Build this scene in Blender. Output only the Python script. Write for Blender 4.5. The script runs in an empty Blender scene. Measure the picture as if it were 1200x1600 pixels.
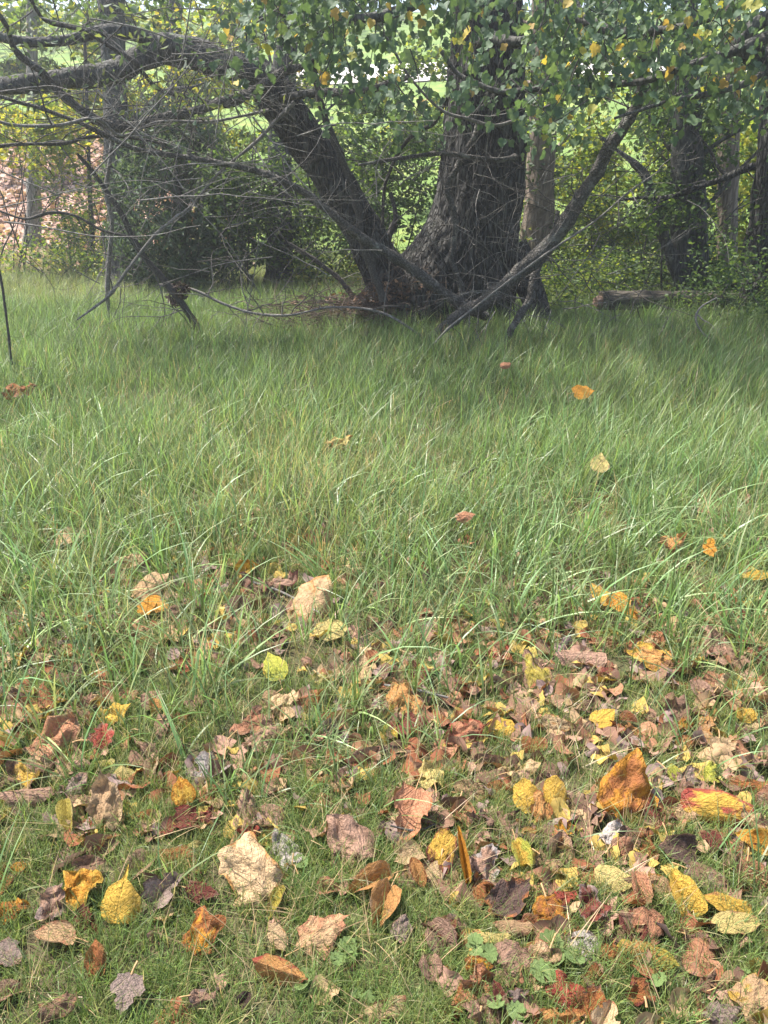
import bpy, math, random
import numpy as np
from mathutils import Vector, Matrix, Euler, noise as mnoise

# ------------------------------------------------------------------ camera, world, sun, exposure
scene = bpy.context.scene
COL = scene.collection
CAM_H, PITCH, FPX = 1.5, math.radians(23.8), 1200.0
cam = bpy.data.objects.new('camera', bpy.data.cameras.new('camera'))
COL.objects.link(cam)
cam.location = (0, 0, CAM_H)
cam.rotation_euler = (math.pi / 2 - PITCH, 0, 0)
cam.data.sensor_fit = 'VERTICAL'
cam.data.sensor_height = 24.0
cam.data.lens = 18.0
cam.data.clip_start = 0.05
cam.data.clip_end = 2000
scene.camera = cam

SUN_DIR = Vector((-0.50, 0.28, 1.0)).normalized()      # towards the sun: ahead, to the left, high
world = bpy.data.worlds.new('World')
scene.world = world
world.use_nodes = True
wn = world.node_tree
bg = wn.nodes['Background']
sky = wn.nodes.new('ShaderNodeTexSky')
sky.sky_type = 'NISHITA'
sky.sun_disc = False
sky.sun_elevation = math.asin(SUN_DIR.z)
sky.sun_rotation = math.atan2(SUN_DIR.x, SUN_DIR.y)
sky.air_density = 1.0
sky.dust_density = 2.5
wn.links.new(sky.outputs[0], bg.inputs[0])
bg.inputs[1].default_value = 0.13
sun = bpy.data.objects.new('sun', bpy.data.lights.new('sun', 'SUN'))
COL.objects.link(sun)
sun.data.energy = 4.9
sun.data.angle = math.radians(1.2)
sun.data.color = (1.0, 0.95, 0.86)
sun.rotation_euler = SUN_DIR.to_track_quat('Z', 'Y').to_euler()
scene.view_settings.view_transform = 'Standard'
scene.view_settings.look = 'None'
scene.view_settings.gamma = 1.0
scene.view_settings.use_curve_mapping = False
scene.view_settings.exposure = 1.38
scene.cycles.max_bounces = 6
scene.cycles.diffuse_bounces = 3
scene.cycles.glossy_bounces = 2
scene.cycles.transmission_bounces = 4
scene.cycles.volume_bounces = 0
HAZE = 0.0032

rng = np.random.default_rng(7)
R = random.Random(11)

# ------------------------------------------------------------------ terrain and pixel helpers
def smooth(a, b, x):
    t = np.clip((x - a) / (b - a), 0, 1)
    return t * t * (3 - 2 * t)

def terrain(x, y):
    x = np.asarray(x, float); y = np.asarray(y, float)
    d = np.maximum(y - 13.0, 0)
    h = 0.27 * d * d / (d + 2.0)
    over = np.maximum(y - 48, 0)
    h = h - 0.27 * over * smooth(0, 25, over)
    h = h + 0.02 * np.sin(x * 1.7 + 0.6 * y) * np.cos(y * 1.3 - 0.4 * x)
    h = h + 0.16 * np.exp(-(((x + 0.3) / 1.2) ** 2 + ((y - 8.9) / 0.8) ** 2))
    return np.where(y > 70, np.minimum(h, 9.2), h)

def ray(px, py):
    a = (px - 600) / FPX; b = (800 - py) / FPX
    c, s = math.cos(PITCH), math.sin(PITCH)
    return Vector((a, c + b * s, -s + b * c))

def at(px, py, Y):
    d = ray(px, py)
    k = Y / d.y
    return Vector((d.x * k, Y, CAM_H + d.z * k))

def on_ground(px, py, lift=0.0):
    d = ray(px, py)
    k = -1.0
    t = 0.3
    while t < 60:
        p = d * t
        if CAM_H + p.z <= float(terrain(p.x, p.y)) + lift:
            break
        t += 0.02
    return Vector((d.x * t, d.y * t, CAM_H + d.z * t)), t

def size_at(Y, py=500):
    d = ray(600, py)
    return (Y / d.y) / FPX        # metres per photo pixel

# ------------------------------------------------------------------ mesh and object helpers
def mesh_np(name, verts, faces_groups, smooth_shade=True, col=None, uv=None, edge=None):
    verts = np.asarray(verts, np.float32)
    me = bpy.data.meshes.new(name)
    loops = np.concatenate([np.asarray(f, np.int32).ravel() for f in faces_groups]) if faces_groups else np.zeros(0, np.int32)
    sizes = np.concatenate([np.full(len(f), np.asarray(f).shape[1], np.int32) for f in faces_groups]) if faces_groups else np.zeros(0, np.int32)
    starts = np.concatenate([[0], np.cumsum(sizes)[:-1]]).astype(np.int32) if len(sizes) else sizes
    me.vertices.add(len(verts)); me.vertices.foreach_set('co', verts.ravel())
    me.loops.add(len(loops)); me.loops.foreach_set('vertex_index', loops)
    me.polygons.add(len(sizes)); me.polygons.foreach_set('loop_start', starts)
    if smooth_shade and len(sizes):
        me.polygons.foreach_set('use_smooth', np.ones(len(sizes), bool))
    if col is not None:
        a = me.attributes.new('tint', 'FLOAT_COLOR', 'POINT')
        c = np.ones((len(verts), 4), np.float32); c[:, :3] = col
        a.data.foreach_set('color', c.ravel())
    if uv is not None:
        l = me.uv_layers.new(name='UVMap')
        l.data.foreach_set('uv', np.asarray(uv, np.float32)[loops].ravel())
    if edge is not None:
        a = me.attributes.new('edge', 'FLOAT', 'POINT')
        a.data.foreach_set('value', np.asarray(edge, np.float32))
    me.update(calc_edges=True)
    return me

def link(name, me, mat, parent=None, kind=None, loc=None):
    o = bpy.data.objects.new(name, me)
    if mat is not None and me is not None and len(me.materials) == 0:
        me.materials.append(mat)
    COL.objects.link(o)
    if parent is not None:
        o.parent = parent
        o.location = -parent_world(parent) if loc is None else loc
    elif loc is not None:
        o.location = loc
    if kind: o['kind'] = kind
    return o

def parent_world(o):
    v = Vector(o.location)
    while o.parent is not None:
        o = o.parent
        v += Vector(o.location)
    return v

def tag(o, label, cat, group=None, kind=None):
    o['label'] = label; o['category'] = cat
    if group: o['group'] = group
    if kind: o['kind'] = kind
    return o

def thing(name, loc, label, cat, group=None):
    o = bpy.data.objects.new(name, None)
    o.empty_display_size = 0.1
    COL.objects.link(o)
    o.location = loc
    return tag(o, label, cat, group)

class MB:
    def __init__(s):
        s.v = []; s.f = []; s.n = 0; s.c = []
    def add(s, v, f, c=None):
        v = np.asarray(v, np.float32)
        s.v.append(v); s.f.append(np.asarray(f, np.int32) + s.n); s.n += len(v)
        if c is not None:
            s.c.append(np.broadcast_to(np.asarray(c, np.float32), (len(v), 3)))
    def mesh(s, name, smooth_shade=True):
        if not s.v: return None
        g = {}
        for f in s.f: g.setdefault(f.shape[1], []).append(f)
        return mesh_np(name, np.concatenate(s.v), [np.concatenate(x) for x in g.values()], smooth_shade,
                       np.concatenate(s.c) if s.c else None)

def catmull(pts, rad, sub):
    P = [np.array(p, float) for p in pts]
    if len(P) < 3: sub = max(sub, 2)
    P = [2 * P[0] - P[1]] + P + [2 * P[-1] - P[-2]]
    out, ro = [], []
    for i in range(1, len(P) - 2):
        for k in range(sub):
            t = k / sub
            a, b, c, d = P[i - 1], P[i], P[i + 1], P[i + 2]
            out.append(0.5 * ((2 * b) + (-a + c) * t + (2 * a - 5 * b + 4 * c - d) * t * t + (-a + 3 * b - 3 * c + d) * t ** 3))
            ro.append(rad[i - 1] * (1 - t) + rad[i] * t)
    out.append(P[-2]); ro.append(rad[-1])
    return np.array(out), np.array(ro)

def tube(mb, pts, rad, segs=8, sub=4, bump=0.0, freq=6.0, seed=0, cap=True, knots=0.0):
    P, ra = catmull(pts, rad, sub)
    n = len(P)
    T = np.gradient(P, axis=0)
    T /= np.linalg.norm(T, axis=1)[:, None] + 1e-9
    ref = np.array([0, 1.0, 0]) if abs(T[0][1]) < 0.9 else np.array([1.0, 0, 0])
    u = np.cross(T[0], ref); u /= np.linalg.norm(u)
    U = np.zeros_like(P); U[0] = u
    for i in range(1, n):
        u = U[i - 1] - T[i] * np.dot(U[i - 1], T[i]); U[i] = u / (np.linalg.norm(u) + 1e-9)
    V = np.cross(T, U)
    th = np.linspace(0, 2 * math.pi, segs, endpoint=False)
    s = np.concatenate([[0], np.cumsum(np.linalg.norm(np.diff(P, axis=0), axis=1))])
    ph = seed * 1.37
    rr = ra[:, None] * np.ones((1, segs))
    if bump:
        w = (np.sin(th[None] * 2 + s[:, None] * freq + ph) + np.sin(th[None] * 3 - s[:, None] * freq * 1.9 + 2 * ph)
             + 0.8 * np.sin(th[None] * 5 + s[:, None] * freq * 3.3 + 3 * ph))
        rr = rr * (1 + bump * w)
    if knots:
        rr = rr * (1 + knots * np.maximum(0, np.sin(s * freq * 1.3 + ph)) ** 6)[:, None]
    ring = P[:, None] + rr[..., None] * (np.cos(th)[None, :, None] * U[:, None] + np.sin(th)[None, :, None] * V[:, None])
    v = ring.reshape(-1, 3)
    i = np.arange(n - 1)[:, None] * segs; j = np.arange(segs)[None]; j2 = (j + 1) % segs
    f = np.stack([i + j, i + j2, i + segs + j2, i + segs + j], -1).reshape(-1, 4)
    mb.add(v, f)
    if cap:
        for e, base in ((0, 0), (n - 1, (n - 1) * segs)):
            c = np.vstack([v[base:base + segs], P[e][None]])
            k = np.arange(segs)
            ff = np.stack([k, (k + 1) % segs, np.full(segs, segs)], 1)
            mb.add(c, ff if e else ff[:, ::-1])
    return P, ra, T

# ------------------------------------------------------------------ node helpers
def N(nt, typ, ins=None, **props):
    n = nt.nodes.new(typ)
    for k, v in props.items(): setattr(n, k, v)
    for k, v in (ins or {}).items():
        if isinstance(v, bpy.types.NodeSocket): nt.links.new(v, n.inputs[k])
        else: n.inputs[k].default_value = v
    return n

def new_mat(name):
    m = bpy.data.materials.new(name); m.use_nodes = True
    nt = m.node_tree; nt.nodes.clear()
    return m, nt

def math_(nt, op, a, b=0.0, c=None, clamp=False):
    n = N(nt, 'ShaderNodeMath', {0: a, 1: b}, operation=op, use_clamp=clamp)
    if c is not None:
        if isinstance(c, bpy.types.NodeSocket): nt.links.new(c, n.inputs[2])
        else: n.inputs[2].default_value = c
    return n.outputs[0]

def mixc(nt, fac, a, b, mode='MIX'):
    n = N(nt, 'ShaderNodeMix', data_type='RGBA', blend_type=mode)
    for s, v in ((n.inputs[0], fac), (n.inputs[6], a), (n.inputs[7], b)):
        if isinstance(v, bpy.types.NodeSocket): nt.links.new(v, s)
        else: s.default_value = v if not isinstance(v, tuple) or len(v) == 4 else (*v, 1)
    return n.outputs[2]

def ramp(nt, fac, lo, hi):
    n = N(nt, 'ShaderNodeMapRange', {0: fac, 1: lo, 2: hi, 3: 0.0, 4: 1.0}, interpolation_type='SMOOTHSTEP')
    return n.outputs[0]

def out_surface(nt, col, rough=0.6, spec=0.25, transl=0.0, tcol=None, bump=None, bstr=0.3, bdist=0.01):
    nrm = None
    if bump is not None:
        nrm = N(nt, 'ShaderNodeBump', {'Strength': bstr, 'Distance': bdist, 'Height': bump}).outputs[0]
    p = N(nt, 'ShaderNodeBsdfPrincipled', {'Roughness': rough, 'Specular IOR Level': spec})
    if isinstance(col, bpy.types.NodeSocket): nt.links.new(col, p.inputs['Base Color'])
    else: p.inputs['Base Color'].default_value = (*col, 1)
    if nrm: nt.links.new(nrm, p.inputs['Normal'])
    res = p.outputs[0]
    if transl:
        t = N(nt, 'ShaderNodeBsdfTranslucent')
        tc = tcol if tcol is not None else col
        if isinstance(tc, bpy.types.NodeSocket): nt.links.new(tc, t.inputs[0])
        else: t.inputs[0].default_value = (*tc, 1)
        if nrm: nt.links.new(nrm, t.inputs['Normal'])
        res = N(nt, 'ShaderNodeMixShader', {0: transl, 1: res, 2: t.outputs[0]}).outputs[0]
    o = N(nt, 'ShaderNodeOutputMaterial')
    nt.links.new(res, o.inputs[0])

# ------------------------------------------------------------------ materials
def mat_leaf(name, palmate):
    m, nt = new_mat(name)
    uvn = N(nt, 'ShaderNodeUVMap', uv_map='UVMap')
    sep = N(nt, 'ShaderNodeSeparateXYZ', {0: uvn.outputs[0]})
    u, v = sep.outputs[0], sep.outputs[1]
    oi = N(nt, 'ShaderNodeObjectInfo')
    second = N(nt, 'ShaderNodeAttribute', attribute_name='second_tint', attribute_type='OBJECT').outputs['Color']
    edge = N(nt, 'ShaderNodeAttribute', attribute_name='edge').outputs['Fac']
    off = math_(nt, 'MULTIPLY', oi.outputs['Random'], 37.0)
    offv = N(nt, 'ShaderNodeCombineXYZ', {0: off, 1: off, 2: off})
    pos = N(nt, 'ShaderNodeVectorMath', {0: uvn.outputs[0], 1: offv.outputs[0]}, operation='ADD').outputs[0]
    big = N(nt, 'ShaderNodeTexNoise', {'Vector': pos, 'Scale': 3.2, 'Detail': 5.0, 'Roughness': 0.62}).outputs[0]
    fine = N(nt, 'ShaderNodeTexNoise', {'Vector': pos, 'Scale': 15.0, 'Detail': 4.0, 'Roughness': 0.65}).outputs[0]
    cells = N(nt, 'ShaderNodeTexVoronoi', {'Vector': pos, 'Scale': 17.0}).outputs['Distance']
    av = math_(nt, 'ABSOLUTE', v)
    if palmate:
        ang = N(nt, 'ShaderNodeMath', {0: av, 1: math_(nt, 'ADD', u, 0.46)}, operation='ARCTAN2').outputs[0]
        pp = math_(nt, 'PINGPONG', math_(nt, 'ADD', ang, 0.0), 0.34)
        dist = math_(nt, 'MULTIPLY', pp, N(nt, 'ShaderNodeVectorMath', {0: uvn.outputs[0]}, operation='LENGTH').outputs['Value'])
        main = math_(nt, 'SUBTRACT', 1.0, ramp(nt, dist, 0.004, 0.02))
        w = math_(nt, 'FRACT', math_(nt, 'MULTIPLY', math_(nt, 'SUBTRACT', u, math_(nt, 'MULTIPLY', av, 1.1)), 9.0))
        sub = math_(nt, 'SUBTRACT', 1.0, ramp(nt, math_(nt, 'ABSOLUTE', math_(nt, 'SUBTRACT', w, 0.5)), 0.02, 0.11))
        vein = math_(nt, 'MAXIMUM', main, math_(nt, 'MULTIPLY', sub, 0.45))
    else:
        mid = math_(nt, 'SUBTRACT', 1.0, ramp(nt, av, 0.006, 0.024))
        bend = math_(nt, 'MULTIPLY', math_(nt, 'POWER', av, 1.4), 1.25)
        w = math_(nt, 'FRACT', math_(nt, 'MULTIPLY', math_(nt, 'SUBTRACT', u, bend), 7.0))
        sub = math_(nt, 'SUBTRACT', 1.0, ramp(nt, math_(nt, 'ABSOLUTE', math_(nt, 'SUBTRACT', w, 0.5)), 0.02, 0.12))
        vein = math_(nt, 'MAXIMUM', mid, math_(nt, 'MULTIPLY', sub, 0.6))
    a = oi.outputs['Alpha']
    e3 = math_(nt, 'POWER', edge, 5.0)
    f = math_(nt, 'ADD', big, math_(nt, 'MULTIPLY', e3, 0.20))
    thr = math_(nt, 'SUBTRACT', 0.80, math_(nt, 'MULTIPLY', a, 0.36))
    f2 = ramp(nt, math_(nt, 'SUBTRACT', f, thr), -0.05, 0.12)
    col = mixc(nt, f2, oi.outputs['Color'], second)
    spots = math_(nt, 'MULTIPLY', math_(nt, 'SUBTRACT', 1.0, ramp(nt, cells, 0.10, 0.22)), ramp(nt, big, 0.42, 0.6))
    spots = math_(nt, 'MULTIPLY', spots, a)
    col = mixc(nt, math_(nt, 'MULTIPLY', spots, 0.7), col, (0.07, 0.035, 0.02))
    shade = math_(nt, 'ADD', 0.30, math_(nt, 'MULTIPLY', fine, 1.4))
    shc = N(nt, 'ShaderNodeCombineXYZ', {0: shade, 1: shade, 2: shade}).outputs[0]
    col = mixc(nt, 1.0, col, shc, 'MULTIPLY')
    col = mixc(nt, math_(nt, 'MULTIPLY', vein, 0.12), col, mixc(nt, 0.6, second, (0.16, 0.085, 0.045)))
    geo = N(nt, 'ShaderNodeNewGeometry')
    col = mixc(nt, math_(nt, 'MULTIPLY', geo.outputs['Backfacing'], 0.15), col, (0.50, 0.42, 0.33))
    puck = N(nt, 'ShaderNodeTexVoronoi', {'Vector': pos, 'Scale': 11.0}, feature='SMOOTH_F1').outputs['Distance']
    h = math_(nt, 'ADD', math_(nt, 'MULTIPLY', vein, -0.28), math_(nt, 'ADD', math_(nt, 'MULTIPLY', fine, 1.5), math_(nt, 'MULTIPLY', puck, -0.25)))
    out_surface(nt, col, 0.62, 0.3, 0.22, col, h, 0.9, 0.010)
    return m

M_LEAF = mat_leaf('leaf_pinnate_veins', False)
M_LOBE = mat_leaf('leaf_palmate_veins', True)

def mat_grass(name, base, dry, transl=0.4, rough=0.42):
    """per-blade tint on the tuft mesh, per-tuft dryness (far off, a painted sunlit tone) from the scattered points"""
    m, nt = new_mat(name)
    t = N(nt, 'ShaderNodeAttribute', attribute_name='tint').outputs['Color']
    d = N(nt, 'ShaderNodeAttribute', attribute_name='dry', attribute_type='INSTANCER').outputs['Fac']
    col = mixc(nt, d, base, dry)
    col = mixc(nt, 1.0, col, t, 'MULTIPLY')
    out_surface(nt, col, rough, 0.55, transl, mixc(nt, 1.0, col, (1.25, 1.25, 0.8, 1), 'MULTIPLY'))
    return m

M_GRASS = mat_grass('grass_blade', (0.112, 0.190, 0.085), (0.26, 0.27, 0.17))
M_LAWN = mat_grass('lawn_blade', (0.098, 0.182, 0.060), (0.33, 0.28, 0.15))
M_WIDE = mat_grass('wide_blade', (0.150, 0.245, 0.115), (0.30, 0.33, 0.20))

def mat_foliage(name, transl=0.52, rough=0.5, spec=0.3):
    m, nt = new_mat(name)
    t = N(nt, 'ShaderNodeAttribute', attribute_name='tint').outputs['Color']
    oi = N(nt, 'ShaderNodeObjectInfo')
    col = mixc(nt, 1.0, t, oi.outputs['Color'], 'MULTIPLY')
    out_surface(nt, col, rough, spec, transl, mixc(nt, 1.0, col, (1.3, 1.25, 0.6, 1), 'MULTIPLY'))
    return m

M_FOL = mat_foliage('green_foliage')
M_MAPLE = mat_foliage('canopy_leaf', 0.42, 0.6, 0.25)
M_CEDAR = mat_foliage('cedar_spray', 0.40, 0.6, 0.2)

def mat_bark(name, c1, c2, vscale=(9, 9, 1.6), bstr=0.8, bdist=0.03, lichen=None, lscale=5.0, lamt=0.5):
    m, nt = new_mat(name)
    tc = N(nt, 'ShaderNodeTexCoord')
    mp = N(nt, 'ShaderNodeMapping', {'Vector': tc.outputs['Object'], 'Scale': vscale})
    warp = N(nt, 'ShaderNodeTexNoise', {'Vector': mp.outputs[0], 'Scale': 1.2, 'Detail': 3.0})
    wv = N(nt, 'ShaderNodeVectorMath', {0: mp.outputs[0], 1: warp.outputs['Color']}, operation='ADD').outputs[0]
    vo = N(nt, 'ShaderNodeTexVoronoi', {'Vector': wv, 'Scale': 1.6}, feature='DISTANCE_TO_EDGE').outputs['Distance']
    ns = N(nt, 'ShaderNodeTexNoise', {'Vector': mp.outputs[0], 'Scale': 3.5, 'Detail': 6.0, 'Roughness': 0.7}).outputs[0]
    h = math_(nt, 'ADD', math_(nt, 'MULTIPLY', ramp(nt, vo, 0.0, 0.28), 1.0), math_(nt, 'MULTIPLY', ns, 0.5))
    col = mixc(nt, math_(nt, 'MULTIPLY', h, 0.75, clamp=True), c1, c2)
    if lichen:
        ln = N(nt, 'ShaderNodeTexNoise', {'Vector': tc.outputs['Object'], 'Scale': lscale, 'Detail': 6.0, 'Roughness': 0.7}).outputs[0]
        col = mixc(nt, math_(nt, 'MULTIPLY', ramp(nt, ln, 0.52, 0.66), lamt), col, lichen)
    out_surface(nt, col, 0.85, 0.15, 0, None, h, bstr, bdist)
    return m

M_BARK = mat_bark('furrowed_bark', (0.015, 0.0145, 0.014), (0.105, 0.10, 0.094), (15, 15, 3.2), 1.0, 0.04, (0.12, 0.125, 0.10), 3.0, 0.4)
M_BARKB = mat_bark('dark_smooth_bark', (0.04, 0.04, 0.038), (0.11, 0.105, 0.098), (14, 14, 4), 0.6, 0.012, (0.17, 0.18, 0.15), 6.0, 0.5)
M_LIMB = mat_bark('lichened_limb_bark', (0.055, 0.05, 0.045), (0.135, 0.125, 0.115), (25, 25, 25), 0.9, 0.012, (0.30, 0.30, 0.27), 9.0, 0.55)
M_TWIG = mat_bark('grey_twig_bark', (0.09, 0.082, 0.075), (0.20, 0.185, 0.17), (30, 30, 30), 0.4, 0.003, (0.34, 0.34, 0.31), 20.0, 0.5)
M_DTWIG = mat_bark('dark_twig_bark', (0.04, 0.036, 0.033), (0.095, 0.085, 0.078), (30, 30, 30), 0.4, 0.003)
M_BROWN = mat_bark('pale_brown_bark', (0.105, 0.083, 0.066), (0.25, 0.20, 0.165), (9, 9, 2), 0.7, 0.015)
M_PALEB = mat_bark('pale_grey_bark', (0.14, 0.13, 0.115), (0.27, 0.255, 0.23), (9, 9, 2), 0.6, 0.015)
M_LOG = mat_bark('weathered_log_bark', (0.04, 0.037, 0.03), (0.12, 0.10, 0.08), (3, 16, 16), 0.7, 0.015, (0.07, 0.10, 0.045), 3.0, 0.7)
M_WOOD = mat_bark('torn_log_wood', (0.13, 0.085, 0.06), (0.28, 0.19, 0.15), (3, 16, 16), 0.7, 0.01)
M_DEAD = mat_foliage('dead_leaf_debris', 0.15, 0.8, 0.1)

def mat_ground():
    m, nt = new_mat('soil_lawn_and_leaf_floor')
    geo = N(nt, 'ShaderNodeNewGeometry')
    P = geo.outputs['Position']
    sp = N(nt, 'ShaderNodeSeparateXYZ', {0: P})
    n1 = N(nt, 'ShaderNodeTexNoise', {'Vector': P, 'Scale': 1.3, 'Detail': 5.0, 'Roughness': 0.6}).outputs[0]
    n2 = N(nt, 'ShaderNodeTexNoise', {'Vector': P, 'Scale': 40.0, 'Detail': 4.0, 'Roughness': 0.7}).outputs[0]
    n3 = N(nt, 'ShaderNodeTexVoronoi', {'Vector': P, 'Scale': 9.0}, feature='F1')
    soil = mixc(nt, n2, (0.035, 0.028, 0.018), (0.13, 0.105, 0.06))
    soil = mixc(nt, ramp(nt, n1, 0.40, 0.65), soil, mixc(nt, n2, (0.03, 0.05, 0.015), (0.10, 0.13, 0.045)))
    lawn = mixc(nt, n2, (0.085, 0.15, 0.035), (0.19, 0.27, 0.075))
    lawn = mixc(nt, ramp(nt, n1, 0.45, 0.7), lawn, (0.26, 0.30, 0.09))
    leaf = mixc(nt, n3.outputs['Color'], (0.16, 0.09, 0.07), (0.46, 0.31, 0.25))
    leaf = mixc(nt, ramp(nt, n2, 0.5, 0.75), leaf, (0.10, 0.055, 0.045))
    wob = math_(nt, 'MULTIPLY', math_(nt, 'SUBTRACT', n1, 0.5), 3.0)
    far = ramp(nt, math_(nt, 'ADD', sp.outputs[1], wob), 12.6, 14.2)
    hillx = ramp(nt, math_(nt, 'ADD', math_(nt, 'ADD', sp.outputs[0], math_(nt, 'MULTIPLY', sp.outputs[1], 0.26)), wob), -0.2, 1.2)
    hilly = ramp(nt, math_(nt, 'ADD', sp.outputs[1], wob), 23.0, 26.0)
    farc = mixc(nt, math_(nt, 'MAXIMUM', hillx, hilly), leaf, lawn)
    col = mixc(nt, far, soil, farc)
    out_surface(nt, col, 0.9, 0.1, 0, None, n2, 0.5, 0.02)
    return m

# ------------------------------------------------------------------ ground and road
def build_ground():
    xs = np.concatenate([np.linspace(-90, -32, 14), np.linspace(-30, 30, 121), np.linspace(32, 90, 14)])
    ys = np.concatenate([np.linspace(-30, -6, 8), np.linspace(-4, 20, 97), np.linspace(20.6, 75, 80), np.linspace(80, 140, 10)])
    X, Y = np.meshgrid(xs, ys)
    Z = terrain(X, Y)
    v = np.stack([X, Y, Z], -1).reshape(-1, 3)
    nx = len(xs)
    i = np.arange(len(ys) - 1)[:, None] * nx; j = np.arange(nx - 1)[None]
    f = np.stack([i + j, i + j + 1, i + j + nx + 1, i + j + nx], -1).reshape(-1, 4)
    link('ground', mesh_np('ground', v, [f]), mat_ground(), kind='structure')
    m, nt = new_mat('pale_road_surface')
    P = N(nt, 'ShaderNodeNewGeometry').outputs['Position']
    n = N(nt, 'ShaderNodeTexNoise', {'Vector': P, 'Scale': 6.0, 'Detail': 6.0}).outputs[0]
    out_surface(nt, mixc(nt, n, (0.50, 0.46, 0.42), (0.66, 0.62, 0.58)), 0.8, 0.2, 0, None, n, 0.3, 0.01)
    mb = MB()
    xs = np.linspace(-5, 14, 41)
    yc = 33 + 1.6 * np.sin(xs * 0.12)
    rows = []
    for k in range(5):
        yy = yc + (k - 2) * 0.9
        rows.append(np.stack([xs, yy, terrain(xs, yy) + 0.05], -1))
    v = np.concatenate(rows); n_ = len(xs)
    i = np.arange(4)[:, None] * n_; j = np.arange(n_ - 1)[None]
    mb.add(v, np.stack([i + j, i + j + 1, i + j + n_ + 1, i + j + n_], -1).reshape(-1, 4))
    link('road', mb.mesh('road'), m, kind='structure')
build_ground()

# ------------------------------------------------------------------ leaf meshes
HALF = {
    'maple': [(-.42, 0), (-.47, .13), (-.38, .22), (-.43, .38), (-.27, .35), (-.16, .5), (-.05, .42), (.05, .46), (.03, .27), (.10, .21), (.2, .29), (.26, .2), (.36, .15), (.36, .07), (.5, 0)],
    'tulip': [(-.42, 0), (-.5, .2), (-.40, .40), (-.24, .5), (-.08, .40), (.06, .37), (.28, .44), (.44, .33), (.42, .16), (.36, 0)],
    'broad': [(-.45, 0), (-.5, .14), (-.46, .30), (-.34, .44), (-.16, .5), (-.02, .47), (.10, .36), (.22, .32), (.28, .20), (.38, .10), (.5, 0)],
}
def half_outline(kind, n):
    if kind in HALF:
        P = np.array(HALF[kind], float)
        d = np.concatenate([[0], np.cumsum(np.linalg.norm(np.diff(P, axis=0), axis=1))])
        t = np.linspace(0, d[-1], n)
        return np.stack([np.interp(t, d, P[:, 0]), np.interp(t, d, P[:, 1])], 1)
    th = np.linspace(math.pi, 0, n)
    x = 0.5 * np.cos(th); s = x + 0.5
    if kind == 'ovate':
        w = s ** 0.62 * (1 - s) ** 1.0
    elif kind == 'pear':
        w = np.where(s < 0.62, np.sqrt(np.maximum(s * (0.80 - s), 0)), 0)
        w = np.sqrt(np.maximum(s, 0)) * np.maximum(1 - s / 0.72, 0) ** 0.75 + 0.11 * np.maximum(1 - s, 0) ** 0.6 * (s ** 0.5)
    elif kind == 'lance':
        w = s ** 0.8 * (1 - s) ** 0.95
    else:  # oval
        w = np.sqrt(s * (1 - s)) * (1 + 0.15 * (0.5 - s))
        w = w * (1 - 0.25 * s ** 8)
    w = 0.5 * w / w.max()
    return np.stack([x, w], 1)

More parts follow.
